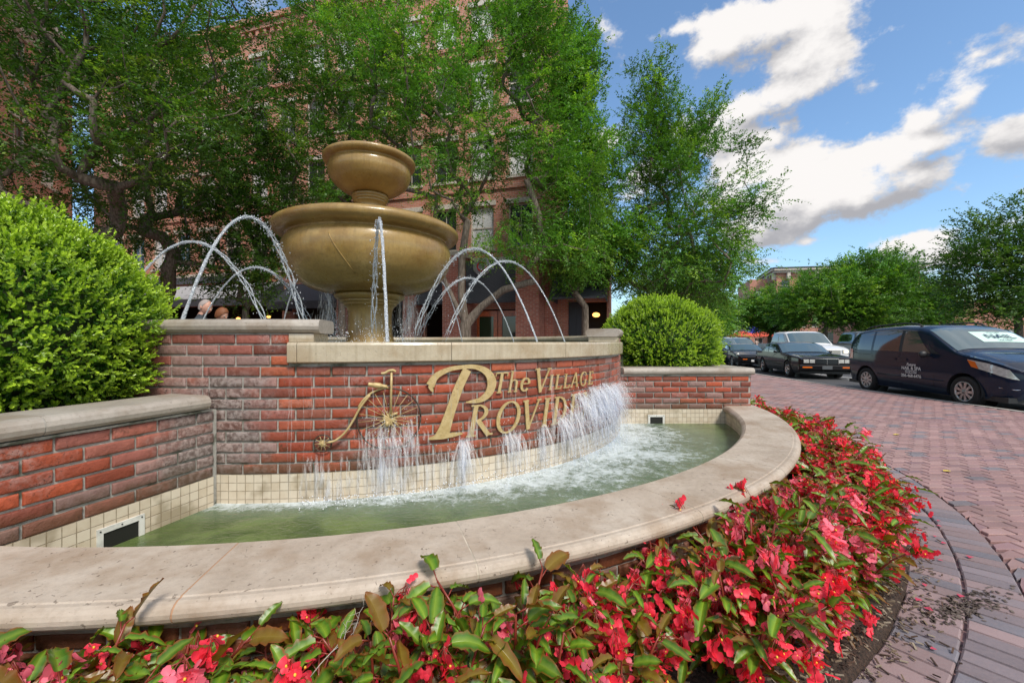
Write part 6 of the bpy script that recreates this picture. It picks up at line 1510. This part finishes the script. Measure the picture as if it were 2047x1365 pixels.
# -- silver suvs and the small black car down the street
def suv(label, paint_, loc, h):
    L_ = 4.6; p = Car('parked_suv', label, dict(L=L_, tumble=.34,
        bot=[(0, .45), (.15, .30), (.6, .26), (4.1, .28), (4.6, .42)], belt=[(0, .80), (.1, .90), (1.3, 1.0), (4.3, 1.08), (4.6, .98)],
        top=[(0, .83), (.1, .93), (.9, 1.05), (1.25, 1.09), (1.95, 1.58), (2.3, 1.68), (3.6, 1.69), (4.1, 1.62), (4.45, 1.12), (4.6, 1.0)],
        hw=[(0, .72), (.1, .84), (.5, .90), (3.9, .91), (4.5, .86), (4.6, .78)]), loc, h, 'vehicles on the road')
    A3 = (.9, 3.6); p.body(paint_, [(A3[0], .34, .40), (A3[1], .34, .40)]); p.wheels(A3, .34, .22, ALLOY, .79, 5, .6); nb = p.NB - 1
    p.wind('windscreen', 1.28, 2.0, WSHIELD); p.wind('rear_window', 4.4, 4.14, CARGLASS)
    for sd in (1, -1):
        p.patch('side_window', [(1.75, nb + .5), (2.55, nb + .5), (2.55, nb + 5), (2.2, nb + 5)], CARGLASS, sd, .006); p.patch('side_window', [(2.65, nb + .5), (4.1, nb + .6), (3.9, nb + 4.8), (2.65, nb + 5)], CARGLASS, sd, .006)
        p.patch('headlight', [(.05, nb - 3), (.5, nb - 2.4), (.5, nb - 1.0), (.08, nb - 1.0)], LAMPCLEAR, sd, .01)
    p.bx('grille', -.012, .06, -.42, .42, .58, .78, CARBLACK); p.mirror(1.75, 1.1, .9, paint_, (.07, .13, .10)); return p
suv('silver car with a pale roof at the left of the queue behind the right bush', SILVERP, (13.35, 27.0, ROADZ), R(-99))
suv('bluish silver car behind the small black car', plain('blue_silver_paint', (.20, .28, .36), .2, .6, coat=1.), (16.2, 30.0, ROADZ), R(-100))
L5 = 4.25; loc, h = place((12.2, 22.9), (12.75, 25.2), .72, .95, L5)
S1 = Car('sports_car', 'small low black sports car with round headlights ahead of the silver car', dict(L=L5, tumble=.5,
    bot=[(0, .34), (.15, .2), (.6, .18), (3.8, .2), (4.25, .34)], belt=[(0, .55), (.15, .68), (.9, .82), (3.2, .88), (4.0, .84), (4.25, .66)],
    top=[(0, .57), (.15, .70), (.8, .84), (1.3, .90), (1.95, 1.24), (2.25, 1.29), (2.9, 1.26), (3.6, .98), (4.1, .80), (4.25, .68)],
    hw=[(0, .62), (.12, .76), (.5, .86), (3.3, .89), (3.9, .82), (4.25, .66)]), loc, h, 'vehicles on the road')
AX = (.95, 3.3); S1.body(BLACKP, [(AX[0], .31, .355), (AX[1], .31, .355)]); S1.wheels(AX, .31, .21, ALLOY, .76, 5, .66); S1.wind('windscreen', 1.34, 1.98, WSHIELD); nb = S1.NB - 1
for sd in (1, -1):
    S1.patch('side_window', [(1.75, nb + .6), (2.7, nb + .6), (2.7, nb + 4.6), (2.15, nb + 4.8)], CARGLASS, sd, .006)
    g = MB(); q = S1.at(.34, nb - .3, sd, .0); g.ball(tuple(q + Vector((.03, -.07 * sd, -.01))), .10, 12, sc_=(.7, .9, .95)); g.build('headlight', LAMPCLEAR, S1.root)
    S1.bx('indicator', -.02, .06, sd * .58, sd * .36, .44, .49, AMBER, .005)
S1.mirror(1.75, .96, .84, BLACKP, (.06, .11, .08)); S1.bx('number_plate', -.03, -.0, -.18, .18, .34, .44, WHITELET, .002)
# ---------------------------------------------------------------- people
def skin_chain(g_, pts, rad, n=10):
    pp = smoothp([tuple(p) for p in pts], 4) if len(pts) > 2 else pts
    return pp
def person(label, loc, face, top_c, leg_c, hair_c, height=1.75, head_pitch=.15, bald=False, long_hair=False, fem=False, arms='down', stride=.12, detail=True):
    root = empty('person', loc, label, 'person', 'people around the plaza', rz=face)
    k = height / 1.75; bd = bpy.data.meshes.new('body')
    # skeleton facing +X; joints with radii
    J = {'pel': (0, 0, .95), 'sp': (0, 0, 1.12), 'ch': (.0, 0, 1.32), 'nb': (.0, 0, 1.45), 'nk': (.02, 0, 1.52), 'hd': (.035 + .1 * head_pitch, 0, 1.60)}
    rad = {'pel': (.155, .12), 'sp': (.135, .10), 'ch': (.17, .115), 'nb': (.085, .07), 'nk': (.055, .055), 'hd': (.055, .055)}
    order = ['pel', 'sp', 'ch', 'nb', 'nk', 'hd']; verts = []; edges = []; rr = []
    def add(p, r_, frm=None):
        verts.append((p[0] * k, p[1] * k, p[2] * k)); rr.append((r_[0] * k, r_[1] * k)); i = len(verts) - 1
        if frm is not None: edges.append((frm, i))
        return i
    idx = {}; prev = None
    for nme in order: prev = add(J[nme], rad[nme], prev); idx[nme] = prev
    for s_ in (1, -1):
        f = stride * s_; h = add((0, .09 * s_, .90), (.10, .095), idx['pel']); kn = add((f * .8 + .02, .10 * s_, .50), (.062, .062), h); an = add((f - .02, .10 * s_, .09), (.04, .04), kn); add((f + .13, .11 * s_, .035), (.035, .03), an)
        sh = add((0, (.165 if fem else .19) * s_, 1.40), (.06, .055), idx['ch'])
        if arms == 'down': e = (-.03, .25 * s_, 1.12); w_ = (.05, .27 * s_, .87)
        else: e = (.10, .24 * s_, 1.14); w_ = (.30, .14 * s_, 1.20)
        el = add(e, (.042, .042), sh); wr = add(w_, (.028, .028), el); hd = add(tuple(w_[i] + (0.02, 0, -.075)[i] if arms == 'down' else w_[i] + (.07, -.01 * s_, .02)[i] for i in range(3)), (.036, .018), wr)
        hp = verts[hd]
        for q in range(5):
            off = (-.03 + .015 * q, 0, 0) if q < 4 else (.035, 0, .04); dn = (0, 0, -.07 + .008 * abs(q - 1.5)) if arms == 'down' else (.07, 0, 0)
            b_ = tuple((hp[i] / k + off[i] + dn[i] * .35) for i in range(3)); c_ = tuple(hp[i] / k + off[i] * 1.1 + dn[i] for i in range(3)); x1 = add(b_, (.009, .009), hd); add(c_, (.007, .007), x1)
    bd.from_pydata(verts, edges, []); o = link('body', bd, root); sk = o.modifiers.new('skin', 'SKIN')
    for i, v in enumerate(bd.skin_vertices[0].data if bd.skin_vertices else []): v.radius = rr[i]
    if not bd.skin_vertices:
        pass
    return root, o, rr, k, J, (hair_c, top_c, leg_c, bald, long_hair, head_pitch)
def finish_person(root, o, rr, k, J, ex):
    hair_c, top_c, leg_c, bald, long_hair, hp = ex
    bpy.context.view_layer.objects.active = o
    me = o.data
    if not me.skin_vertices:
        bpy.ops.object.select_all(action='DESELECT'); o.select_set(True); bpy.ops.mesh.customdata_skin_add()
    for i, v in enumerate(me.skin_vertices[0].data): v.radius = rr[i]; v.use_root = (i == 0)
    ss_ = o.modifiers.new('sub', 'SUBSURF'); ss_.levels = ss_.render_levels = 2
    dg = bpy.context.evaluated_depsgraph_get(); m2 = bpy.data.meshes.new_from_object(o.evaluated_get(dg)); o.modifiers.clear(); o.data = m2
    m2.materials.clear(); m2.materials.append(SKIN); m2.materials.append(top_c); m2.materials.append(leg_c)
    for p in m2.polygons:
        c = p.center / k; p.use_smooth = True
        p.material_index = 2 if (c.z < .96 and abs(c.y) < .22) else 1 if (c.z < 1.515 and not (math.hypot(c.y, 0) > .2 and c.z < 1.0) and not (c.x > .24)) else 0
    # head with face
    hx, hz = (.045 + .1 * hp) * k, 1.635 * k; g_ = MB(); nv, nh = 22, 28; rows = []
    for i in range(nv + 1):
        th = math.pi * i / nv; row = []
        for j in range(nh):
            ph = 2 * math.pi * j / nh; x_, y_, z_ = math.sin(th) * math.cos(ph), math.sin(th) * math.sin(ph), math.cos(th)
            X, Y, Z = x_ * .098, y_ * .076, z_ * .118
            if z_ < 0: Y *= 1 + .22 * z_; X *= 1 + .12 * z_; X += .012 * (-z_)
            fr = max(0, x_)
            X += fr ** 6 * (.020 * math.exp(-((z_ + .12) / .13) ** 2) * math.exp(-(y_ / .16) ** 2) * 1.4 + .006 * math.exp(-((z_ + .47) / .07) ** 2) * math.exp(-(y_ / .3) ** 2) + .008 * math.exp(-((z_ + .80) / .12) ** 2) - .008 * math.exp(-((z_ - .05) / .09) ** 2) * math.exp(-((abs(y_) - .36) / .14) ** 2) * 2)
            row.append((X, Y, Z))
        row.append(row[0]); rows.append(row)
    M = Matrix.Translation((hx, 0, hz)) @ Matrix.Rotation(hp, 4, 'Y') @ Matrix.Scale(k, 4)
    rows = [[tuple(M @ Vector(p)) for p in r_] for r_ in rows]; g_.grid(rows)
    for s_ in (1, -1): g_.ball(tuple(M @ Vector((-.004, .078 * s_, -.008))), .026 * k, 10, sc_=(.7, .35, 1.1))
    hd = g_.build('head', SKIN, root)
    for s_ in (1, -1):
        e = MB(); e.ball(tuple(M @ Vector((.083, .031 * s_, .006))), .0125 * k, 8); e.build('eye', plain('eye_white', (.5, .48, .45), .2), hd); e = MB(); e.ball(tuple(M @ Vector((.0925, .031 * s_, .006))), .0055 * k, 6); e.build('pupil', BLACKM, hd)
    e = MB(); e.ball(tuple(M @ Vector((.094, 0, -.054))), .02 * k, 8, sc_=(.35, 1., .22)); e.build('lips', plain('lips', (.42, .14, .12), .5), hd)
    g_ = MB(); rows = []; hr = random.Random(3)
    for i in range(13):
        th = (.05 + (.62 if not bald else .60) * i / 12) * math.pi; row = []
        for j in range(25):
            ph = 2 * math.pi * j / 24; front = max(0, math.cos(ph)); th2 = min(th, math.pi * (.30 if not bald else .12) + (1 - front ** .6) * math.pi * .55 if front > 0 else th)
            if long_hair and front < .35: zlow = -.14 * max(0, (i - 8) / 4)
            else: zlow = 0
            q = 1.13 if not bald else 1.035; q += hr.uniform(-.02, .02)
            row.append(tuple(M @ Vector((math.sin(th2) * math.cos(ph) * .098 * q - .006, math.sin(th2) * math.sin(ph) * .080 * q, math.cos(th2) * .120 * q + zlow))))
        rows.append(row)
    g_.grid(rows); g_.build('hair', hair_c, root)
    return root
def P_(*a, **kw): return finish_person(*person(*a, **kw))
P_('grey-haired balding man in a dark jacket looking down behind the left wall cap', (-5.32, 7.15, .12), R(-8), cloth('charcoal_jacket', (.04, .05, .06)), cloth('dark_trousers', (.02, .02, .025)), plain('grey_hair', (.34, .29, .27), .8, bumpy=.6, bscale=200), height=1.88, head_pitch=.35, bald=True)
P_('woman with short auburn hair looking down beside the grey-haired man', (-5.32, 7.55, .09), R(-10), cloth('dark_red_top', (.05, .02, .03)), cloth('navy_trousers', (.02, .025, .04)), plain('auburn_hair', (.20, .07, .025), .6, bumpy=.7, bscale=200), height=1.80, head_pitch=.45, fem=True, long_hair=False)
P_('dark-haired woman in black facing the camera just left of the pedestal spray', (-3.98, 9.0, .09), R(-65), cloth('black_top', (.015, .015, .02)), cloth('black_trousers', (.015, .015, .018)), plain('dark_hair', (.035, .02, .015), .6, bumpy=.6, bscale=200), height=1.60, head_pitch=.05, fem=True, long_hair=True)
for i, (x_, y_, hcol, lab) in enumerate(((27.3, 33.5, (.05, .30, .36), 'pedestrian in a turquoise shirt beyond the white pickup'), (28.6, 34.2, (.45, .18, .26), 'pedestrian in a pink shirt between the pickups'), (30.1, 34.6, (.16, .05, .26), 'pedestrian in a purple shirt nearest the grey pickup'), (26.9, 46.0, (.55, .42, .38), 'pedestrian in a pale shirt by the cafe umbrellas'), (25.4, 45.5, (.05, .05, .07), 'pedestrian in dark clothes left of the cafe umbrellas'))):
    P_(lab, (x_, y_, -.1), R(60 + 70 * i), cloth('shirt_%d' % i, hcol), cloth('trousers_%d' % i, (.03, .035, .06)), plain('hair_%d' % i, (.05, .03, .02), .8), height=1.72, stride=.2, detail=False)
# ---------------------------------------------------------------- small things on the ground
def leaflet(name, label, x_, y_, L_, c, rz, cat, group=None, z=.006):
    g_ = MB(); k = [(-.5, 0), (-.2, .26), (.2, .24), (.5, 0), (.2, -.24), (-.2, -.26)]
    g_.add([(a * L_, b_ * L_, .004 + .012 * abs(b_)) for a, b_ in k] + [(0, 0, .001)], [[i, (i + 1) % 6, 6] for i in range(6)], smooth=True)
    o = g_.build(name, plain(name + '_colour', c, .6)); o.location = (x_, y_, z); o.rotation_euler = (0, 0, rz); return tag(o, label, cat, group)
leaflet('fallen_leaf', 'yellow fallen leaf on the pavers, nearer the curved border', 4.31, 4.14, .085, (.62, .46, .06), .1, 'leaf', 'yellow leaves on the paving')
leaflet('fallen_leaf', 'yellow fallen leaf on the pavers, farther back toward the road', 5.30, 5.76, .10, (.62, .46, .06), .2, 'leaf', 'yellow leaves on the paving')
g = MB()
for i in range(26):
    a = R(rnd.uniform(-60, -5)); r_ = 5.40 + abs(rnd.gauss(0, .12)); px_, py_ = ring_pt(BC, r_, a); L_ = rnd.uniform(.012, .022); th = rnd.uniform(0, 6.28)
    M = Matrix.Translation((px_, py_, .008)) @ Matrix.Rotation(th, 4, 'Z')
    g.add([tuple(M @ Vector((x_ * L_, y_ * L_, z_ * L_))) for x_, y_, z_ in ((-1, 0, 0), (0, .8, .35), (1, 0, .1), (0, -.8, .3))], [[0, 1, 2, 3]], smooth=True)
tag(g.build('fallen_petals', plain('fallen_petal_pink', (.50, .05, .10), .7)), 'dropped red petals scattered on the brick border beside the bed', 'petals', kind='stuff')
g = MB()
for i in range(330):
    q = rnd.gauss(0, .16); px_, py_ = 2.18 + q + rnd.gauss(0, .03), 2.02 + q * .35 + rnd.gauss(0, .035); L_ = rnd.uniform(.003, .012)
    M = Matrix.Translation((px_, py_, .004)) @ Matrix.Rotation(rnd.uniform(0, 3), 4, 'Z'); g.box((-L_, -L_ * .5, 0), (L_, L_ * .5, .0015), M=M, c=rnd.choice(((.10, .075, .06), (.15, .12, .10), (.07, .05, .04))))
tag(g.build('soil_spill', bpy.data.materials['mulch_chips']), 'patch of spilled soil crumbs on the curved brick border', 'soil', kind='stuff')
g = MB(); tr_ = random.Random(8)
def tw(p, d, L_, r_, lv):
    pts = [p]; 
    for k in range(4): d = (d + Vector((tr_.gauss(0, .25), tr_.gauss(0, .25), tr_.gauss(.02, .2)))).normalized(); p = p + d * L_ / 4; pts.append(p)
    g.tube([tuple(q) for q in pts], [r_, r_ * .9, r_ * .8, r_ * .6, r_ * .4], 5)
    if lv:
        for q in pts[2:]:
            tw(q, (d + Vector((tr_.gauss(0, .9), tr_.gauss(0, .9), tr_.gauss(0, .5)))).normalized(), L_ * .5, r_ * .6, lv - 1)
tw(Vector((-.56, 1.16, .36)), Vector((.6, .1, .5)), .14, .0016, 2)
tag(g.build('dry_twig', plain('bleached_twig', (.50, .45, .40), .8)), 'pale dry branching twig caught among the leaves at the bottom of the bed', 'twig')
